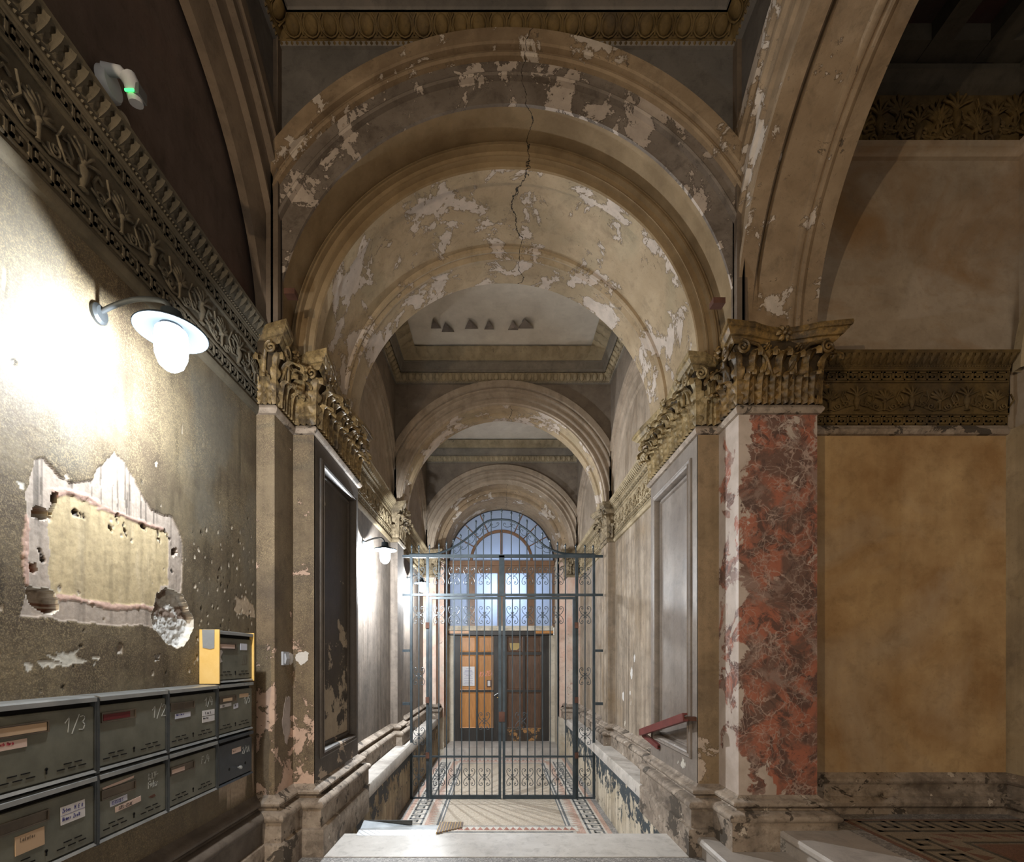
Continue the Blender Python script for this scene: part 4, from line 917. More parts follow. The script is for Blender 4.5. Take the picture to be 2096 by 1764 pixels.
# marble pilaster
T = thing('marble_pilaster', (X(1.48), Y0, .1), 'red mottled marble pilaster with a dark gilt leafy capital', 'pilaster')
pR = [(X(1.70),Y1+.012),(X(1.70),Y0),(X(XP0),Y0),(X(XP0),Y1+.02)]
MB().sweep([(0,.39),(0,E+1.34)], pR).build('shaft', M['marble'], T)
bases(T, pR, False, zpl=.10); capital(T, pR, M['gold'], lw=.078)
MB().sweep([(0,E+1.78),(0,ZS)], pR).build('impost_block', M['arch'], T)
T = thing('wall_pilaster', (X(-1.31), Y0, 0), 'gold-speckled brown pilaster strip in the corner right of the mailboxes', 'pilaster')
pL = side([(WL+.02,Y0),(XP0,Y0),(XP0,Y1+.02)], -1)
MB().sweep([(0,.39),(0,E+1.34)], pL).build('shaft', M['pil_left'], T)
bases(T, pL, True); capital(T, pL, M['gold_left'], lw=.06)
MB().sweep([(0,E+1.78),(0,ZS)], pL).build('impost_block', M['arch_side'], T)
for s, nm in ((-1, 'left'), (1, 'right')):
    T = thing('panelled_pier', (X(s*1.2), 3.3, 0), 'deep dark brown panelled pier with pinkish flaking paint, left side of the great arch' if s < 0 else 'deep grey-brown panelled pier behind the red marble pilaster, right side of the great arch', 'pier')
    p = side([(XP0+.02,Y1),(XP1,Y1),(XP1,Y2),(XB+.02,Y2)], s)
    pm = M['pier_dark'] if s < 0 else M['pier_grey']; fm_ = M['pil_left'] if s < 0 else plaster('brown_pier_front', (.20,.145,.085), (.28,.20,.12), stain=(.11,.085,.06), streak=.3, speck=(.4,.3,.18), speck_amt=.3, peels=(((.46,.38,.31), 4, .66, (.1, 1.3, .19)),))
    MB().box(X(s*XP1), X(s*1.7), Y1, Y1+.012, .16, E+1.34).build('front_face', fm_, T)
    a, b, z0, z1 = 3.02, 3.65, .58, 2.34
    mb = MB(); x0, x1 = X(s*XP1), X(s*1.30)
    for q in ((Y1+.002, a, .16, ZS), (b, Y2, .16, ZS), (a, b, .16, z0), (a, b, z1, ZS)): mb.box(x0, x1, *q)
    mb.build('shaft', pm, T)
    MB().box(X(s*(XP1+.033)), x1, a, b, z0, z1).build('panel_field', pm if s > 0 else plaster('scraped_dark_panel', (.055,.045,.036), (.08,.066,.052), streak=.3, peels=(((.42,.35,.26), 5, .64, (.3, 1.45, .30)),), rough=.5), T)
    frame_panel(T, s, XP1, a, b, z0, z1, pm); bases(T, p, False)
    MB().sweep([(.055,.168),(.084,.160),(.088,.150),(.088,-.04)], p[:3] if s > 0 else p[1:]).build('lower_plinth', M['base'], T, 40)
    capital(T, p, M['gold_side'] if s > 0 else M['gold_left'], lw=.09)
    # second pair
    T = thing('passage_pilaster', (X(s*1.25), Y3, .16), f'brown {nm} pilaster with small curled capital, holding the {nm} gate brackets', 'pilaster')
    p = side([(XB+.01,Y3),(XP2,Y3),(XP2,Y4),(XB+.01,Y4)], s)
    MB().sweep([(0,.15),(0,ZS2)], p).build('shaft', M['bay_wall'] if s > 0 else M['bay_wall_l'], T)
    bases(T, p, False); capital(T, p, M['gold_dull'], small=True, lw=.085)
    T = thing('passage_pilaster', (X(s*1.2), Y5, .16), f'pink and cream {nm} pilaster beside the street door', 'pilaster')
    p = side([(XB+.01,Y5),(XP3,Y5),(XP3,Y6),(XJ,Y6),(XJ,Y6+.3)], s)
    MB().sweep([(0,.15),(0,ZS2)], p).build('shaft', M['pink_pil'], T)
    bases(T, p[:3] if s > 0 else p[2:], False); capital(T, p[:3] if s > 0 else p[2:], M['gold_dull'], small=True, lw=.09)
    # wall bases
    for (ya, yb, *_ ) in BAYS[:2]:
        q = side([(XB,ya),(XB,yb)], s)
        struct(MB().sweep(BASE+[(.066,.16)], q), f'baseboard_{nm}', M['base'], f'moulded base on the {nm} wall of the passage', 40)
q = side([(WL,-3.4),(WL,Y0+.05)], -1)
struct(MB().sweep(BASE+[(.066,.16)], q), 'baseboard_left_hall', M['base_dark'], 'dusty rolled base moulding under the mailboxes', 40)
struct(MB().sweep([(.055,.168),(.084,.160),(.088,.150),(.088,-.04)], q), 'baseboard_left_hall_step', M['base'], 'lower step of the base under the mailboxes', 40)

# dark relief frieze of the right-hand room, high up
T = thing('relief_frieze', (2.5, Y1+.03, E+3.05), 'dark gilt relief frieze of scrolls and figures high in the right-hand room', 'frieze')
MB().box(1.7, 3.1, Y1+.0, Y1+.04, E+3.035, E+3.36).build('frieze_field', M['entab'], T)
pm, um = palmette_mesh(M['entab'], 1.7), urn_mesh(M['entab'], 1.6)
for i in range(12): inst('palmette' if i % 2 else 'urn', pm if i % 2 else um, T, (1.80+i*.115, Y1, E+3.05+.04*(i % 3)), 0, (1, 1, 1.15))

# ------------------------------------------------------------------ wrought iron gate
YG = 5.70
gx = lambda px: (px-1022)*YG/FPX
gz = lambda py: E-(py-1348)*YG/FPX
a7 = lambda c: 780+c/4.192
b7 = lambda c: 1020+c/4.192
b8 = lambda c: 1380+c/4.192
IR = M['iron']
G = thing('iron_gate', (XC, YG, FZ), 'blue-grey wrought iron double gate with scrolls and an arched row of spearheads', 'gate')
def gbar(name, par, px0, px1, py0, py1, d=.03, mat=IR, off=0.):
    return MB().box(gx(px0), gx(px1), YG-d/2+off, YG+d/2+off, gz(py1), gz(py0)).build(name, mat, par)
ZB = 1636
for a, b in ((839.6,844.6), (872.5,878), (1177.6,1183.3), (1213,1218)): gbar('post', G, a, b, 1137, ZB, .03)
gbar('post', G, 1021.5, 1032.5, 1137, 1216, .035)
gbar('top_rail', G, 838, 1219, 1135, 1141.5, .035)
gbar('middle_rail', G, 838, 1219, 1215, 1220, .04)
gbar('sill_rail', G, 840, 874, 1631, 1635, .02); gbar('sill_rail', G, 1181, 1218, 1631, 1635, .02)
for a, b in ((824, 839), (1219, 1234)):
    for y0, y1 in ((1136,1141), (1215,1220), (1329,1334), (1437,1443), (1546,1550)): gbar('wall_bracket', G, a, b, y0, y1, .022)
crest = [(250,480),(380,481),(470,477),(540,455),(600,430),(650,402),(700,370),(750,330),(800,290),(840,248),(880,215),(920,193),(960,184),(1035,180),(1100,186),(1150,203),(1200,235),(1240,262),(1280,292),(1320,332),(1360,372),(1410,412),(1460,440),(1520,462),(1580,474),(1660,480),(1830,480)]
MB().tube([(gx(a7(a)), YG, gz(b7(b))) for a, b in crest], .013, 6).build('crest_bar', IR, G, 60)
def bar_mesh(L, r=.0062): return MB().box(-r, r, -r, r, 0, L).mesh('bar_mesh', IR)
def spear(px, ytop, ybot):
    x, z0, z1 = gx(px), gz(ybot), gz(ytop); mb = MB().box(x-.0055, x+.0055, YG-.0055, YG+.0055, z0, z1-.05)
    mb.lathe([(.006,z1-.055),(.011,z1-.05),(.006,z1-.045),(.013,z1-.03),(.004,z1-.008),(0,z1)], (x, YG, 0), 'Z', 6)
    mb.build('spear_bar', IR, G)
tops = [(262,392),(325,392),(415,392),(497,378),(562,366),(620,338),(683,300),(750,240),(815,180),(878,130),(945,102),(1035,84),(1118,104),(1188,128),(1252,175),(1322,232),(1385,285),(1448,340),(1515,366),(1582,382),(1672,388),(1750,390),(1820,392)]
for cx, cy in tops: spear(a7(cx), b7(cy), 1216 if 420 < cx < 1640 and abs(cx-1035) > 30 else 1139)
for cx in (325, 1750): gbar('bar', G, a7(cx)-1, a7(cx)+1, 1141, 1633, .012)
for ys in (1546.5,):
    gbar('lower_rail', G, 843, 873, 1546, 1549.5, .016); gbar('lower_rail', G, 1182, 1214, 1546, 1549.5, .016)
w_, h_ = .070, .100
qp = [(.30,.30),(.20,.34),(.13,.24),(.16,.10),(.35,.05),(.58,.14),(.78,.32),(.92,.54),(.94,.76),(.82,.93),(.62,1.0),(.42,.95),(.34,.82),(.38,.71),(.50,.67),(.58,.74),(.55,.82)]
def smooth_path(pts, k=3):
    P = [np.array(p, float) for p in pts]; out = []
    for i in range(len(P)-1):
        p0, p1, p2, p3 = P[max(i-1,0)], P[i], P[i+1], P[min(i+2,len(P)-1)]
        for j in range(k):
            t = j/k; out.append(.5*((2*p1)+(-p0+p2)*t+(2*p0-5*p1+4*p2-p3)*t*t+(-p0+3*p1-3*p2+p3)*t**3))
    return out+[P[-1]]
scm = MB().tube([(p[0]*w_, 0, p[1]*h_) for p in smooth_path(qp, 2)], .0038, 5).mesh('scroll_mesh', IR, smooth=60)
def motif(par, px, py):
    for sx in (-1, 1):
        for sz in (-1, 1): inst('scroll', scm, par, (gx(px), YG-.008, gz(py)), 0, (sx, 1, sz))
for c in (497,627,757,887,1126,1256,1385,1515): motif(G, a7(c), b7(665))
for c in (325, 1750):
    for y in (b7(665), b7(1000), b7(1525), b8(530), b8(880)): motif(G, a7(c), y)
ssm = MB().tube([(p[0], 0, p[1]) for p in smooth_path([(-.030,.004),(-.024,.014),(-.038,.020),(-.050,.006),(-.040,-.016),(-.010,-.022),(.020,-.016),(.046,.0),(.052,.018),(.040,.028),(.028,.020),(.034,.010)], 2)], .0036, 5).mesh('small_scroll_mesh', IR, smooth=60)
for i, (cx, cy, an) in enumerate([(655,445,.75),(720,412,.7),(782,358,.8),(848,298,.8),(908,242,.55),(975,232,.15),(1085,232,-.15),(1155,248,-.5),(1222,300,-.8),(1290,352,-.8),(1352,408,-.7),(1415,448,-.6)]):
    inst('small_scroll', ssm, G, (gx(a7(cx)), YG-.005, gz(b7(cy))), (0, -an, 0))
for (l, r, xs, ctr, lab) in ((435, 1012, (497,562,627,692,757,822,887,952), 885, 'rust'), (1062, 1648, (1126,1191,1256,1320,1385,1450,1515,1582), 1200, '')):
    lf = MB()
    A, B = a7(l)-4.5, a7(r)+4.5
    lf.box(gx(A), gx(A+5.4), YG-.03, YG+.008, gz(1634), gz(1222)); lf.box(gx(B-5.6), gx(B), YG-.03, YG+.008, gz(1634), gz(1222))
    leaf = lf.build('gate_leaf', IR, G)
    gbar('top_rail', leaf, A, B, 1221.5, 1226.5, .03, off=-.01); gbar('bottom_rail', leaf, A, B, 1626.5, 1633.5, .03, off=-.01); gbar('lower_rail', leaf, A+5, B-5, 1546, 1549.5, .018, off=-.01)
    for i, c in enumerate(xs): inst('bar', bar_mesh(gz(1226)-gz(1628)), leaf, (gx(a7(c)), YG-.008, gz(1628)), 0)
    for c in xs[::2]:
        motif(leaf, a7(c), b7(1000)); motif(leaf, a7(c), b8(880))
    motif(leaf, a7(ctr), b8(400))
for x in (875, 1178.5):
    for y in (1280, 1432, 1545): gbar('hinge', G, x-3, x+4.5, y-6, y+6, .05, M['rust'], -.012)
gbar('lock_box', G, 1021, 1033, 1456, 1476, .06, M['rust'], -.01)

# ------------------------------------------------------------------ street door, transom window and fanlight
YD = 8.98
qx = lambda px: (px-1022)*YD/FPX
qz = lambda py: E-(py-1348)*YD/FPX
def dbox(name, par, px0, px1, py0, py1, y0, y1, mat): return MB().box(qx(px0), qx(px1), YD+y0, YD+y1, qz(py1), qz(py0)).build(name, mat, par)
def dthing(name, label): T = bpy.data.objects.new(name, None); COL.objects.link(T); T.location = (XC, YD, FZ+.12); WLOC[T.name] = (XC, YD, FZ+.12); T['kind'] = 'structure'; T['label'] = label; return T
D = dthing('door_1', 'varnished orange left leaf of the street door with a paper notice'); D2 = dthing('door_2', 'dark worn brown right leaf of the street door')
for T, x0, x1, cols, wm, fmn, kick in ((D, 930, 1021, ((942,974),(978.6,1009.5)), M['wood_orange'], M['wood_black'], M['wood_black']), (D2, 1029, 1124, ((1038,1070.6),(1075,1108)), M['wood_dark'], M['wood_black'], M['wood_worn'])):
    rows = ((1302,1334.6),(1340,1412),(1416.5,1490))
    dbox('stile', T, x0, cols[0][0], 1300, 1517, 0, .05, fmn); dbox('stile', T, cols[1][1], x1, 1300, 1517, 0, .05, fmn); dbox('stile', T, cols[0][1], cols[1][0], 1300, 1490, 0, .05, fmn)
    for a, b in ((1298,1302),(1334.6,1340),(1412,1416.5)): dbox('rail', T, cols[0][0], cols[1][1], a, b, .004, .05, fmn)
    dbox('kick_board', T, cols[0][0], cols[1][1], 1490, 1516.5, -.004, .05, kick)
    for c0, c1 in cols:
        for r0, r1 in rows:
            p = dbox('panel', T, c0, c1, r0, r1, .022, .045, wm)
            MB().frame(qx(c0), qx(c1), qz(r1), qz(r0), [(0,0),(0,.014),(.012,.010),(.024,.0)], lambda u, v, h: (u, YD+.022-h, v)).build('panel_moulding', wm, p)
dbox('meeting_stile', D2, 1021, 1029, 1300, 1516, -.02, .05, M['wood_black'])
o = dbox('notice', D, 946.5, 971.5, 1364, 1403.6, .0, .012, M['paper'])
mb = MB()
r = np.random.default_rng(3)
for i, yy in enumerate((1368,1371.5,1374,1376.5,1379,1382,1385,1388,1393,1396,1399)):
    w = r.uniform(7, 11) if i not in (0, 5) else 5; mb.box(qx(959-w), qx(959+w), YD-.002, YD+.001, qz(yy+.5), qz(yy))
mb.build('printed_lines', M['ink_blue'], o)
o = dbox('card_holder', D, 996.5, 1005, 1391.5, 1405.5, .0, .02, M['rust']); dbox('card', o, 998, 1003.6, 1393, 1404, -.004, .002, M['paper'])
MB().tube([(qx(1011.5), YD-.05, qz(1423)), (qx(1020), YD-.055, qz(1418))], .009, 8).tube([(qx(1019.5), YD-.05, qz(1418.5)), (qx(1019.5), YD+.01, qz(1418.5))], .008, 8).build('door_handle', M['mbox_edge'], D)
MB().lathe([(0,-.02),(.012,-.018),(.014,0)], (qx(1018.5), YD, qz(1427.5)), 'Y', 12).build('lock_cylinder', M['brass'], D)
GLY = {'1':[[(0,.65),(.35,1),(.35,0)]], '2':[[(0,.8),(.2,1),(.5,.95),(.5,.65),(0,0),(.6,0)]], '3':[[(0,.95),(.35,1),(.5,.8),(.25,.55),(.55,.35),(.4,0),(0,.05)]],
 '4':[[(.15,1),(0,.4),(.55,.4)],[(.42,.7),(.42,0)]], '5':[[(.5,1),(.05,1),(0,.55),(.4,.6),(.5,.3),(.3,0),(0,.05)]], '0':[[(.25,1),(0,.6),(.05,.1),(.3,0),(.5,.4),(.45,.9),(.25,1)]], '/':[[(.55,1.1),(0,-.15)]], '.':[[(.02,.02),(.08,.02)]], '-':[[(0,.5),(.45,.55)]],
 'R':[[(0,0),(0,1),(.4,.95),(.4,.6),(0,.5),(.5,0)]], 'T':[[(0,1),(.5,1)],[(.25,1),(.25,0)]], 'I':[[(.1,1),(.1,0)],[(0,0),(.2,0)]], 'V':[[(0,1),(.25,0),(.5,1)]], 'F':[[(.5,1),(0,1),(0,0)],[(0,.55),(.35,.55)]], 'A':[[(0,0),(.25,1),(.5,0)],[(.1,.35),(.4,.35)]],
 'K':[[(0,1),(0,0)],[(.45,1),(0,.45),(.5,0)]], 'E':[[(.45,1),(0,1),(0,0),(.45,0)],[(0,.5),(.35,.5)]], 'Z':[[(0,1),(.5,1),(0,0),(.5,0)]], 'B':[[(0,0),(0,1),(.4,.9),(.35,.55),(0,.5),(.45,.3),(.4,0),(0,0)]], 'H':[[(0,1),(0,0)],[(.45,1),(.45,0)],[(0,.5),(.45,.5)]], 'L':[[(0,1),(0,0),(.4,0)]],
 'M':[[(0,0),(.05,1),(.28,.4),(.5,1),(.55,0)]], 'N':[[(0,0),(0,1),(.45,0),(.45,1)]], 'O':[[(.25,1),(0,.6),(.05,.1),(.3,0),(.5,.4),(.45,.9),(.25,1)]], 'S':[[(.5,.9),(.2,1),(.05,.75),(.45,.35),(.3,0),(0,.1)]], 'D':[[(0,0),(0,1),(.4,.8),(.45,.3),(0,0)]], 'J':[[(.4,1),(.4,.2),(.2,0),(0,.15)]],
 'u':[[(0,.6),(.02,.1),(.2,0),(.35,.15)],[(.36,.6),(.36,0)]], 'l':[[(.05,1),(.05,0)]], 'e':[[(0,.3),(.35,.32),(.25,.6),(.05,.5),(.03,.1),(.3,.02)]], 'a':[[(.35,.5),(.1,.6),(0,.25),(.15,0),(.36,.2)],[(.36,.6),(.38,0)]], 's':[[(.3,.55),(.05,.5),(.28,.22),(.02,.02)]], 'o':[[(.15,.6),(0,.3),(.15,0),(.35,.3),(.15,.6)]], 'n':[[(0,.6),(0,0)],[(0,.45),(.2,.6),(.35,.4),(.35,0)]], 'm':[[(0,.6),(0,0)],[(0,.5),(.15,.6),(.22,.4),(.22,0)],[(.22,.5),(.35,.6),(.45,.4),(.45,0)]], 't':[[(.12,.9),(.12,.1),(.25,0)],[(0,.6),(.28,.6)]], 'r':[[(0,.6),(0,0)],[(0,.4),(.25,.6)]], 'i':[[(.05,.6),(.05,0)],[(.05,.8),(.06,.83)]], 'k':[[(0,1),(0,0)],[(.3,.6),(0,.3),(.32,0)]], 'h':[[(0,1),(0,0)],[(0,.4),(.2,.6),(.35,.4),(.35,0)]], 'z':[[(0,.6),(.32,.6),(0,0),(.32,0)]], 'g':[[(.3,.5),(.1,.6),(0,.3),(.2,.1),(.32,.3),(.3,-.3),(.05,-.3)]]}
def text(mb, s, u, v, h, wd, fn, h0=.0, h1=.0006, slant=.12, rise=0., sp=1.):
    x = u
    for ch in s:
        if ch != ' ':
            for st in GLY.get(ch, []):
                mb.strips([((x+(a[0]+slant*a[1])*h*.8, v+rise*(x-u)+a[1]*h), (x+(b[0]+slant*b[1])*h*.8, v+rise*(x-u)+b[1]*h)) for a, b in zip(st[:-1], st[1:])], wd, fn, h0, h1)
        x += h*{'/': .56, '.': .24, 'I': .36, 'i': .22, 'l': .24}.get(ch, .62)*sp
    return mb
text(MB(), 'KAZER', qx(981.5), qz(1384.5), .085, .008, lambda u, v, h: (u, YD+.021-h, v), rise=.12, slant=.3).build('pink_scrawl', M['chalk_pink'], D)
MB().prism([(qx(1043),qz(1316)),(qx(1064),qz(1316)),(qx(1066),qz(1324)),(qx(1058),qz(1330)),(qx(1046),qz(1330)),(qx(1044),qz(1324))], lambda u, v, h: (u, YD+.022-h, v), 0, .004).build('glue_patch', M['tess_cream'] if False else flat('yellow_glue', (.42,.31,.13)), D2)
# surround boards
FR = dthing('trim_1', 'wooden door surround'); 
dbox('side_board', FR, 916, 930, 1300, 1517, -.02, .1, M['pale_jamb']); dbox('side_board', FR, 1124, 1135, 1300, 1517, -.02, .1, M['pale_jamb'])
dbox('ledge_board', FR, 918, 1132, 1286, 1291, -.10, .06, M['pale_jamb']); dbox('lintel', FR, 918, 1132, 1291, 1300, -.06, .06, M['wood_black'])
dbox('patch_board', FR, 919, 960, 1291.5, 1297, -.075, -.055, M['wood_orange']); dbox('patch_board', FR, 1096, 1132, 1291.5, 1297, -.075, -.055, M['wood_orange'])
W1 = dthing('window_1', 'frosted transom window of four panes over the street door')
dbox('head_beam', W1, 916, 1134, 1149, 1158, -.08, .06, M['wood_frame']); dbox('head_beam', W1, 916, 1134, 1158, 1173, -.04, .06, M['wood_frame']); dbox('window_sill', W1, 918, 1132, 1281, 1286, -.05, .06, M['pale_jamb'])
for a, b in ((914,921),(959,972),(1018.5,1020.5),(1033,1034.5),(1079,1093.5),(1130,1135)): dbox('mullion', W1, a, b, 1172, 1284, -.03, .05, M['wood_frame'])
dbox('mullion', W1, 1020.5, 1033, 1172, 1284, -.04, .05, M['wood_frame'])
for a, b in ((921,959),(972,1018.5),(1034.5,1079),(1093.5,1130)): dbox('pane', W1, a, b, 1172, 1284, .015, .022, M['frosted'])
W2 = dthing('window_2', 'semicircular frosted fanlight with an inner wooden arch above the transom window')
zf = qz(1149); n = 40
MB().prism([(XC+.99*cos(pi*i/n), zf+.99*sin(pi*i/n)) for i in range(n+1)], lambda u, v, h: (u, YD+.02+h, v), 0, .006).build('pane', M['frosted'], W2)
MB().arch([(1.0,YD-.03),(.965,YD-.03),(.955,YD-.01),(.955,YD+.02)], 'Y', XC, zf, n=48).build('outer_frame', M['wood_black'], W2, 40)
MB().arch([(.585,YD+.02),(.585,YD-.03),(.575,YD-.04),(.545,YD-.04),(.535,YD-.03),(.535,YD+.02)], 'Y', XC, zf, n=40).build('inner_arch', M['wood_frame'], W2, 40)
MB().box(XC-.022, XC+.022, YD-.04, YD+.02, zf, zf+.56).build('mullion', M['wood_frame'], W2)
for an in (.5, .8, 1.15, 2.0, 2.35, 2.65): MB().tube([(XC+.58*cos(an), YD, zf+.58*sin(an)), (XC+.97*cos(an), YD, zf+.97*sin(an))], .011, 6).build('glazing_bar', M['wood_frame'], W2)
struct(MB().box(X(-1.3), X(1.3), Y7+1.9, Y7+2.0, FZ, E+3).box(X(-1.4), X(-1.3), Y7+.35, Y7+2, FZ, E+3).box(X(1.3), X(1.4), Y7+.35, Y7+2, FZ, E+3).box(X(-1.4), X(1.4), Y7+.35, Y7+2, E+3, E+3.1).box(X(-1.4), X(1.4), Y7+.35, Y7+2, FZ-.1, FZ), 'wall_porch', M['ceiling'], 'walls of the lit space behind the door glass')
point('porch_light', (XC+.05, Y7+.55, E+1.25), .08, 80, (.74,.85,1.0))
# ------------------------------------------------------------------ mailboxes on the left wall
XF = -1.250
FB = lambda u, v, h: (XF+h, u, v)
def patch(par, name, u0, u1, v0, v1, mat, rot=0., h=.0012, h0=0.):
    c, s = cos(rot), sin(rot); uc, vc = (u0+u1)/2, (v0+v1)/2
    q = [(uc+(u-uc)*c-(v-vc)*s, vc+(u-uc)*s+(v-vc)*c) for u, v in ((u0,v0),(u1,v0),(u1,v1),(u0,v1))]
    return MB().prism(q, FB, h0, h0+h).build(name, mat, par)
def mailbox(y0, y1, z0, z1, label, mat=None, holder=True, num=None, dark=False, slot_h=.024):
    mat = mat or M['mbox']; T = thing('mailbox', (XW+.04, (y0+y1)/2, z0), label, 'mailbox', 'letter boxes on the left wall')
    y0 += .006; y1 -= .006; w = y1-y0; zt = z1-.012
    MB().box(XW, XF-.012, y0, y1, z0+.002, zt).build('body', mat, T)
    MB().prism([(XW, z1-.014), (XF-.0, z1-.014), (XF+.008, z1-.018), (XF+.008, z1-.005), (XF-.004, z1-.001), (XW, z1)], lambda a, b, h: (a, h, b), y0, y1).build('lid', M['mbox_edge'] if not dark else mat, T)
    MB().box(XF-.014, XF-.010, y0+.006, y1-.006, zt-slot_h-.002, zt-.003).build('letter_slot', M['black'], T)
    dz0, dz1 = z0+.016, zt-slot_h
    P = [(XF-.012, dz1+.004), (XF-.002, dz1+.003), (XF, dz1-.002), (XF, dz0+.003), (XF-.003, dz0), (XF-.012, dz0)]
    d = MB().prism(P, lambda a, b, h: (a, h, b), y0+.004, y1-.004).build('door', mat, T)
    MB().prism([(XF-.012, z0+.014), (XF+.001, z0+.012), (XF+.006, z0+.004), (XF-.012, z0+.002)], lambda a, b, h: (a, h, b), y0, y1).build('bottom_lip', M['mbox_edge'] if not dark else mat, T)
    if holder:
        u0, u1, v0, v1 = y0+.035*w, y0+.50*w, dz1-.052, dz1-.020
        MB().frame(u0, u1, v0, v1, [(0,0),(0,.004),(.0035,.004),(.0035,.001)], FB).build('name_holder', M['holder'], d)
        patch(d, 'name_slip', u0+.004, u1-.004, v0+.004, v1-.004, M['holder'], h=.001)
    if not dark:
        vm = MB().box(0, .0012, -.0125, .0125, -.0016, .0016).mesh('vent_slot_mesh', M['black'])
        for uc in (.22, .74):
            for k in range(3): inst('vent_slot', vm, d, (XF, y0+(uc+(k-1)*.115)*w, dz0+.022))
            for k in range(2): inst('vent_slot', vm, d, (XF, y0+(uc+(k-.5)*.115+.012)*w, dz0+.036))
        MB().lathe([(.0045,.0),(.0045,.0015),(0,.0015)], (XF, y0+.48*w, dz0+.034), 'X', 10).box(XF, XF+.0015, y0+.48*w-.002, y0+.48*w+.002, dz0+.020, dz0+.034).build('keyhole', M['black'], d)
    else:
        for uc in (.30, .78): MB().lathe([(.007,0),(.007,.001),(0,.001)], (XF, y0+uc*w, dz0+.052), 'X', 12).build('hole', M['black'], d)
        MB().lathe([(.004,0),(.004,.006),(.009,.009),(.009,.016),(.006,.02),(0,.021)], (XF, y0+.55*w, dz0+.045), 'X', 14).build('knob', M['mbox_edge'], d)
    if num:
        s, uf, vf, hh = num; text(MB(), s, y0+uf*w, dz1+vf, hh, .0030, FB, .0002, .0008).build('chalk_number', M['chalk'], d)
    return T, d, y0, w, dz0, dz1
CY = (1.180, 1.500, 1.820, 2.140, 2.450)
Z2, Z1_, Z0_ = 1.036, .795, .570
T, d, y, w, a, b = mailbox(CY[0], CY[1], Z1_, Z2, 'grey-green mailbox chalked 1/3, upper row, far left', num=('1/3', .66, -.062, .042))
patch(d, 'sticker', y+.02*w, y+.30*w, b-.082, b-.060, M['paper_pink'], .0, .0016); text(MB(), 'Nemeth Maria', y+.03*w, b-.070, .007, .0012, FB, .0017, .0022).build('red_writing', M['ink_red'], d)
patch(d, 'name_slip', y+.05*w, y+.48*w, b-.047, b-.025, M['paper_tan'], h=.002)
T, d, y, w, a, b = mailbox(CY[0], CY[1], Z0_, Z1_-.004, 'grey-green mailbox with a tan and a lined white sticker, lower row, far left')
patch(d, 'sticker', y+.20*w, y+.46*w, b-.115, b-.065, M['paper_tan'], .02, .0016); text(MB(), 'Lakatos', y+.24*w, b-.083, .010, .0009, FB, .0017, .0021).build('faded_writing', M['holder'], d)
o = patch(d, 'sticker', y+.62*w, y+.88*w, b-.080, b-.028, M['paper'], .02, .0016)
t_ = text(MB(), 'Zetenc M. Edit', y+.635*w, b-.046, .0105, .0012, FB, .0017, .0022, sp=.85); text(t_, 'Nemes Zsolt', y+.635*w, b-.070, .0105, .0012, FB, .0017, .0022, sp=.9); t_.strips([((y+.62*w, b-.054), (y+.88*w, b-.052))], .0008, FB, .0017, .0020); t_.build('handwriting', M['ink_blue'], d)
T, d, y, w, a, b = mailbox(CY[1], CY[2], Z1_, Z2, 'grey-green mailbox chalked 1/2 with a dark red name strip, upper row', num=('1/2', .76, -.062, .042))
patch(d, 'name_slip', y+.06*w, y+.42*w, b-.046, b-.027, M['red_strip'], h=.002)
T, d, y, w, a, b = mailbox(CY[1], CY[2], Z0_, Z1_-.004, 'grey-green mailbox painted R.T.V.- Fulas with rust and two white strips, lower row')
text(MB(), 'R.T.V-', y+.70*w, b-.036, .021, .0032, FB, .0002, .001, sp=.8, slant=.05).build('white_writing', M['chalk'], d); text(MB(), 'Fulas', y+.70*w, b-.066, .022, .0034, FB, .0002, .001, slant=.05, sp=.85).build('white_writing', M['chalk'], d)
patch(d, 'sticker', y+.15*w, y+.38*w, b-.080, b-.060, M['paper_blue'], .05, .0016); text(MB(), 'KEREKES', y+.17*w, b-.076, .011, .0011, FB, .0017, .0022).build('handwriting', M['ink_blue'], d)
patch(d, 'sticker', y+.22*w, y+.58*w, b-.103, b-.085, M['paper_pink'], .05, .0016); text(MB(), 'SZEL-IZSAK', y+.26*w, b-.100, .010, .0010, FB, .0017, .0022).build('handwriting', M['ink'], d)
MB().prism([(y+.05*w,b-.012),(y+.25*w,b-.008),(y+.48*w,b-.004),(y+.47*w,b-.012),(y+.3*w,b-.016),(y+.06*w,b-.018)], FB, 0, .0014).build('torn_paper', M['paper_pink'], d)
MB().prism([(y+.70*w,b-.098),(y+.80*w,b-.094),(y+.82*w,b-.104),(y+.76*w,b-.106)], FB, 0, .0008).build('rust_scab', M['rust'], d)
T, d, y, w, a, b = mailbox(CY[2], CY[3], Z1_, Z2, 'grey-green mailbox chalked 1/4 with a blue and two white stickers, upper row', num=('1/4', .73, -.050, .034))
patch(d, 'sticker', y+.12*w, y+.42*w, b-.083, b-.063, M['paper_blue'], .0, .0016); text(MB(), 'Takacs Sandor', y+.135*w, b-.071, .006, .0010, FB, .0017, .0022, sp=1.0).build('blue_writing', M['ink_blue'], d)
patch(d, 'sticker', y+.68*w, y+.955*w, b-.093, b-.070, M['paper'], .0, .0016); text(MB(), '1. em. 4.', y+.73*w, b-.086, .010, .0011, FB, .0017, .0022).build('black_writing', M['ink'], d)
patch(d, 'sticker', y+.68*w, y+.955*w, b-.120, b-.096, M['paper'], .0, .0016); text(MB(), 'Molnar Kinga', y+.69*w, b-.105, .0055, .0009, FB, .0017, .0022).build('black_writing', M['ink'], d)
T, d, y, w, a, b = mailbox(CY[2], CY[3], Z0_, Z1_-.004, 'grey-green mailbox chalked F./4, lower row', num=('F./4', .66, -.045, .028))
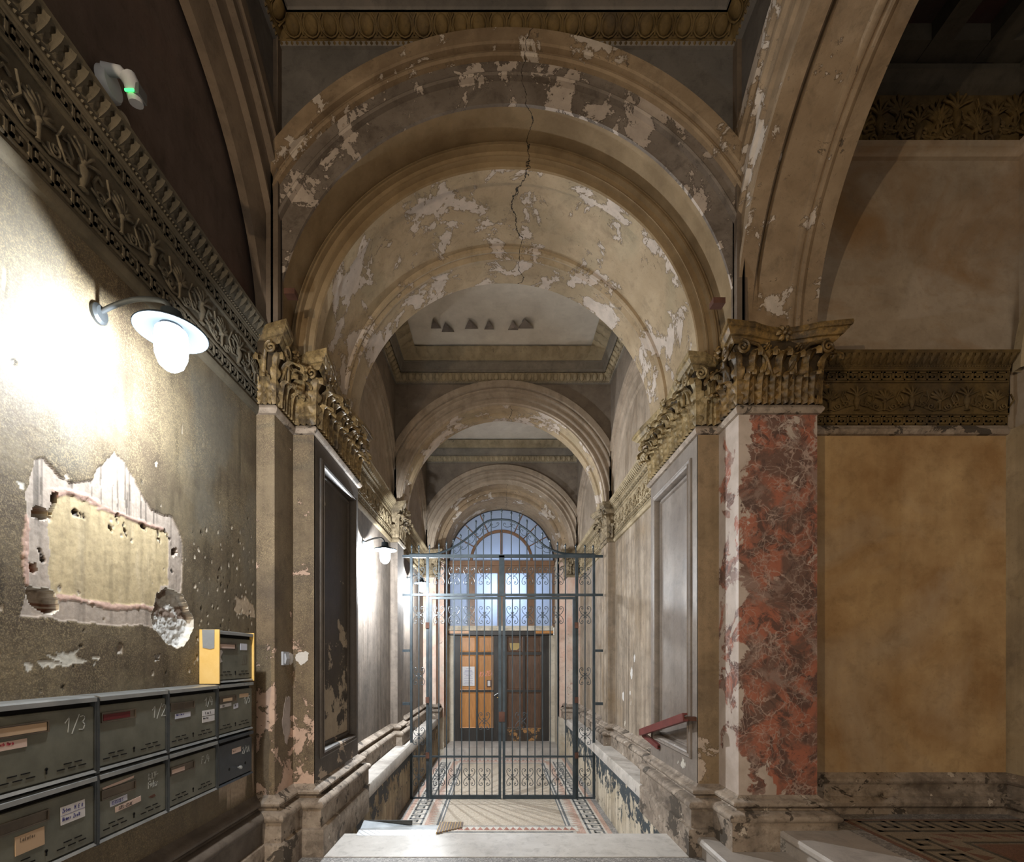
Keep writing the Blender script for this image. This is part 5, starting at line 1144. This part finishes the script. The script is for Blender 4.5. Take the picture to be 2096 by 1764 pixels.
patch(d, 'torn_paper', y+.05*w, y+.30*w, b-.046, b-.030, M['paper_pink'], h=.002)
T, d, y, w, a, b = mailbox(CY[3], CY[4], Z1_, Z2, 'grey-green mailbox chalked 1/5 with tape scraps, directly under the yellow-sided box', num=('1/5', .74, -.068, .034))
patch(d, 'sticker', y+.06*w, y+.36*w, b-.070, b-.055, M['paper'], .03, .0016); text(MB(), 'Kiss', y+.12*w, b-.067, .009, .0012, FB, .0017, .0022).build('black_writing', M['ink'], d)
patch(d, 'torn_paper', y+.14*w, y+.38*w, b-.045, b-.031, M['paper_tan'], h=.003); patch(d, 'tape_scrap', y+.60*w, y+.88*w, b-.038, b-.020, M['paper_tan'], h=.001); patch(d, 'torn_paper', y+.43*w, y+.56*w, b-.085, b-.062, M['paper_blue'], .1)
text(MB(), '34', y+.45*w, b-.076, .010, .0012, FB, .0014, .002).build('black_writing', M['ink'], d)
T, d, y, w, a, b = mailbox(CY[3]+.004, CY[4], Z0_, Z1_-.004, 'slate blue-black mailbox chalked 2/1A with a round knob, lowest on the right', M['mbox_dk'], False, ('2/1A', .68, -.066, .030), True)
patch(d, 'sticker', y+.38*w, y+.64*w, b-.052, b-.028, M['paper_pink'], .0); text(MB(), 'Kovacs', y+.40*w, b-.043, .006, .0009, FB, .0013, .0018).build('handwriting', M['ink'], d)
T, d, y, w, a, b = mailbox(CY[3], CY[4], Z2+.002, 1.278, 'topmost grey mailbox with bright yellow sides and grey tape', num=None)
for yy in (CY[3]+.001, CY[4]-.007): MB().box(XW+.002, XF+.010, yy, yy+.006, Z2+.003, 1.280).build('yellow_side', M['yellow'], T)
MB().prism([(XW+.015,1.279),(XF-.010,1.279),(XF-.011,1.196),(XF-.03,1.192),(XW+.018,1.199)], lambda a_, b_, h: (a_, CY[3]-h, b_), 0, .0012).build('duct_tape', M['tape'], T)
patch(d, 'sticker', y+.63*w, y+.83*w, b-.050, b-.018, M['paper_blue'], .0, .0016)
patch(d, 'name_slip', y+.05*w, y+.46*w, b-.045, b-.026, M['paper_pink'], h=.0015)
MB().prism([(y+.01*w,b-.055),(y+.10*w,b-.052),(y+.13*w,b-.062),(y+.07*w,b-.085),(y+.12*w,b-.105),(y+.07*w,b-.110),(y+.01*w,b-.100)], FB, 0, .0012).build('torn_paper', M['paper'], d)
text(MB(), 'III', y+.68*w, b-.120, .045, .0022, FB, .0001, .0006, slant=.25).build('faint_writing', M['holder'], d)
T = thing('mailbox_straps', (XF, 1.8, .57), 'dark steel straps covering the joints between the mailboxes', 'strap')
for yy in CY[1:4]:
    for z0, z1 in ((Z1_-.002, Z2-.006), (Z0_, Z1_-.006)):
        MB().box(XF-.02, XF+.004, yy-.0085, yy+.0085, z0, z1).box(XF+.004, XF+.0055, yy-.003, yy+.003, z0+.002, z1-.002).build('strap', M['strap'], T)
MB().box(XW, XF+.001, CY[0]-.5, CY[0]-.02, Z0_, Z2-.002).build('end_box', M['mbox'], T)

# ------------------------------------------------------------------ wall lamps
def wall_lamp(x, y, z, wallx, label, jar, watt=1.):
    T = thing('wall_lamp', (wallx, y, z+.1), label, 'lamp')
    d = 1 if x > wallx else -1
    MB().lathe([(0,0),(.032,0),(.032,.010),(.024,.018),(0,.018)][::-1] if d > 0 else [(0,0),(.032,0),(.032,-.010),(.024,-.018),(0,-.018)], (wallx, y, z+.045), 'X', 20).build('wall_plate', M['strap'], T, 40)
    MB().tube(smooth_path([(wallx, y, z+.045), (wallx+d*.06, y, z+.075), (wallx+d*.14, y, z+.095), (x-d*.02, y, z+.085), (x, y, z+.045)], 4), .008, 8).build('arm', M['strap'], T, 60)
    MB().lathe([(0,.055),(.030,.052),(.034,.015),(.050,.006),(.100,-.010),(.108,-.018),(.106,-.020),(.096,-.014),(.05,.0),(.034,.004)], (x, y, z), 'Z', 40).build('enamel_shade', M['enamel'], T, 50)
    MB().lathe([(.036,.0),(.046,-.01),(.050,-.05),(.047,-.09),(.036,-.120),(.018,-.136),(0,-.140)], (x, y, z-.004), 'Z', 28).build('glass_jar', jar, T, 60)
    warm = jar is M['jar_warm']
    MB().lathe([(0,-.045),(.016,-.048),(.028,-.062),(.030,-.075),(.022,-.094),(0,-.104)], (x, y, z), 'Z', 16).build('bulb', M['bulb'], T, 60)
    point('lamp_light', (x, y, z-.112), .026, LAMP_W*(watt), (1.0,.74,.46) if warm else (.93,.97,1.0))
    return T
XWB = X(-XB)
wall_lamp(-1.085, 1.60, E+1.095, XW, 'nearest lit wall lamp with a broad white enamel shade, above the mailboxes', M['jar_lit'], .9)
wall_lamp(-1.045, 4.42, E+1.01, XWB, 'second lit wall lamp, in the first passage bay before the gate', M['jar_lit'], 3.6)
wall_lamp(-1.045, 6.55, E+1.04, XWB, 'third lit wall lamp, seen through the left end of the gate', M['jar_lit'], 3.2)
wall_lamp(-1.085, -.70, E+1.10, XW, 'warm lit wall lamp behind the viewpoint', M['jar_warm'], 2.3)

# ------------------------------------------------------------------ motion sensor, switch, stubs, rail, ramp
T = thing('motion_sensor', (XW, 1.65, E+1.99), 'white swivel motion sensor with a green light, high on the left wall', 'sensor')
xs, ysn, zsn = XW+.01, 1.63, E+1.945
MB().lathe([(0,.028),(.040,.028),(.046,.020),(.048,.0)], (XW-.005, ysn+.01, zsn), 'X', 28).build('back_plate', M['white_plastic'], T, 40)
MB().tube([(xs, ysn-.02, zsn+.02), (xs+.05, ysn-.01, zsn+.02), (xs+.075, ysn, zsn-.005)], .017, 12).build('swivel_arm', M['white_plastic'], T, 50)
h = MB().tube([(xs+.072, ysn-.005, zsn+.01), (xs+.080, ysn+.0, zsn-.005), (xs+.086, ysn+.012, zsn-.050), (xs+.086, ysn+.014, zsn-.060)], .026, 12, r1=.021).build('sensor_head', M['white_plastic'], T, 50)
MB().box(xs+.095, xs+.112, ysn-.010, ysn+.028, zsn-.050, zsn-.014).build('lens_window', M['grey_glass'], h)
MB().box(xs+.070, xs+.100, ysn-.0185, ysn-.0135, zsn-.050, zsn-.044).build('green_light', M['green_led'], h)
o = MB().lathe([(0,.008),(.028,.008),(.032,.004),(.032,0)], (XW-.004, 1.715, E+1.90), 'X', 28).build('junction_cover', flat('cream_plastic', (.34,.31,.25), .6), smooth=40, base=(XW, 1.715, E+1.9)); tag(o, 'round cream junction cover below the motion sensor', 'cover')
xp = X(-XP0)
T = thing('light_switch', (xp, 2.765, E), 'white plastic wall switch on the narrow pilaster right of the mailboxes', 'switch')
MB().box(xp, xp+.012, 2.728, 2.800, E-.036, E+.040).build('cover_plate', M['white_plastic'], T)
MB().prism([(0,-.028),(.012,-.028),(.018,0),(.012,.030),(0,.030)], lambda a, b, h: (xp+.006+a, h, E+b), 2.742, 2.786).build('rocker', M['white_plastic'], T)
def blot(name, cx, cz, rx, rz_, y, seed, mat, axis='Y', lab=''):
    r = np.random.default_rng(seed); n = 40; ph = r.uniform(0, 6, 6)
    q = [(cx+rx*(1+.16*sin(3*a+ph[0])+.10*sin(7*a+ph[1])+.07*sin(13*a+ph[2]))*cos(a), cz+rz_*(1+.14*sin(2*a+ph[3])+.10*sin(5*a+ph[4])+.06*sin(11*a+ph[5]))*sin(a)) for a in np.linspace(0, 2*pi, n, endpoint=False)]
    o = MB().prism(q, (lambda u, v, h: (u, y-h, v)) if axis == 'Y' else (lambda u, v, h: (y+h, u, v)), -.001, .0016).build(name, mat, base=(cx, y, cz) if axis == 'Y' else (y, cx, cz)); return tag(o, lab, 'plaster patch')
wp = plaster('fresh_white_plaster', (.60,.585,.56), (.68,.66,.64), bump=.6)
blot('plaster_patch', X(-1.215), E+.005, .038, .040, Y1-.001, 4, wp, 'Y', 'white plaster dab on the pilaster edge right of the switch')
blot('plaster_patch', 2.85, E+.0, .040, .030, xp, 9, wp, 'X', 'white plaster smear directly beside the switch')
gp = plaster('greyish_patch_plaster', (.36,.31,.28), (.46,.40,.37), bump=.6)
blot('plaster_patch', 2.80, .80, .050, .14, xp, 21, gp, 'X', 'tall greyish plaster patch below the switch')
for i, (px, py, rr) in enumerate(((1293,1378,.022),(1299,1347,.015),(1276,1425,.020),(1290,1418,.009))):
    x = X(XB); y = FPX*x/(px-1022); z = E-(py-1348)*y/FPX
    o = blot('plaster_patch', y, z, rr*1.7, rr*2.6, x-.0005, 30+i, wp, 'X', f'small white plaster spot on the right passage wall, {["largest", "top", "lowest", "tiny round"][i]} of the four'); 
for s, (x, y, z) in ((-1, (-1.145, Y0-.03, E+1.975)), (1, (1.205, Y0-.03, E+1.925))):
    o = MB().box(x-.012 if s < 0 else x-.055, x+.045 if s < 0 else x+.01, y-.02, y+.03, z-.014, z+.016).build('iron_stub', M['rust'], base=(x, y, z)); tag(o, f'short rusty iron tie stub at the {"left" if s < 0 else "right"} foot of the great arch', 'iron stub')
T = thing('stair_rail', (X(1.12), 3.3, .5), 'dark red steel channel rail sloping down along the right pier', 'handrail')
def bar3(p, q, w, h, mat, name, par):
    p, q = np.array(p, float), np.array(q, float); d = (q-p)/np.linalg.norm(q-p); s_ = np.array([1,0,0.]); s_ -= d*(s_@d); s_ /= np.linalg.norm(s_); u = np.cross(d, s_)
    P = [[pt+s_*a*w/2+u*b*h/2 for a, b in ((-1,-1),(1,-1),(1,-.5),(-.3,-.5),(-.3,.5),(1,.5),(1,1),(-1,1))] for pt in (p, q)]
    mb = MB().grid(P, closed_v=True); mb.f += [tuple(range(8)), tuple(range(15, 7, -1))]; return mb.build(name, mat, par)
bar3((1.115, 2.90, .80), (1.130, 3.86, .562), .03, .05, M['red_iron'], 'channel', T)
bar3((1.150, 3.86, .545), (1.175, 3.56, .50), .025, .035, M['red_iron'], 'lower_channel', T)
MB().box(1.115, 1.19, 2.905, 2.935, .775, .80).build('bracket', M['rust'], T)
T = thing('loading_ramp', (-.6, 3.3, 0), 'low aluminium and plank ramp laid on the back edge of the marble threshold', 'ramp')
MB().prism([(3.13,.005),(3.205,.016),(3.205,.010),(3.14,.0045)], lambda a, b, h: (h, a, b), -.93, -.415).build('checker_plate', M['plate'], T)
MB().prism([(3.205,.014),(3.33,.004),(3.90,-.33),(3.90,-.35),(3.32,-.012),(3.205,.004)], lambda a, b, h: (h, a, b), -.93, -.415).build('deck', M['mbox_edge'], T)
MB().add([(-.935,3.20,.018),(-.935,3.34,.034),(-.60,3.34,.034),(-.60,3.335,.005),(-.93,3.20,.0),(-.935,3.345,.034),(-.60,3.345,.034),(-.60,3.34,.005)], [(0,1,2,3,4),(1,5,6,2),(2,6,7,3)]).build('side_flange', M['strap'], T)
for i in range(9):
    x = -.41+i*.018; MB().box(x, x+.0165, 3.16+i*.012, 3.36, .006, .016).build('plank', M['wood_stripe'], T)
    if i % 1 == 0: MB().box(x-.0012, x+.0012, 3.155+i*.012, 3.362, .006, .0185).build('yellow_strip', M['yellow'], T)
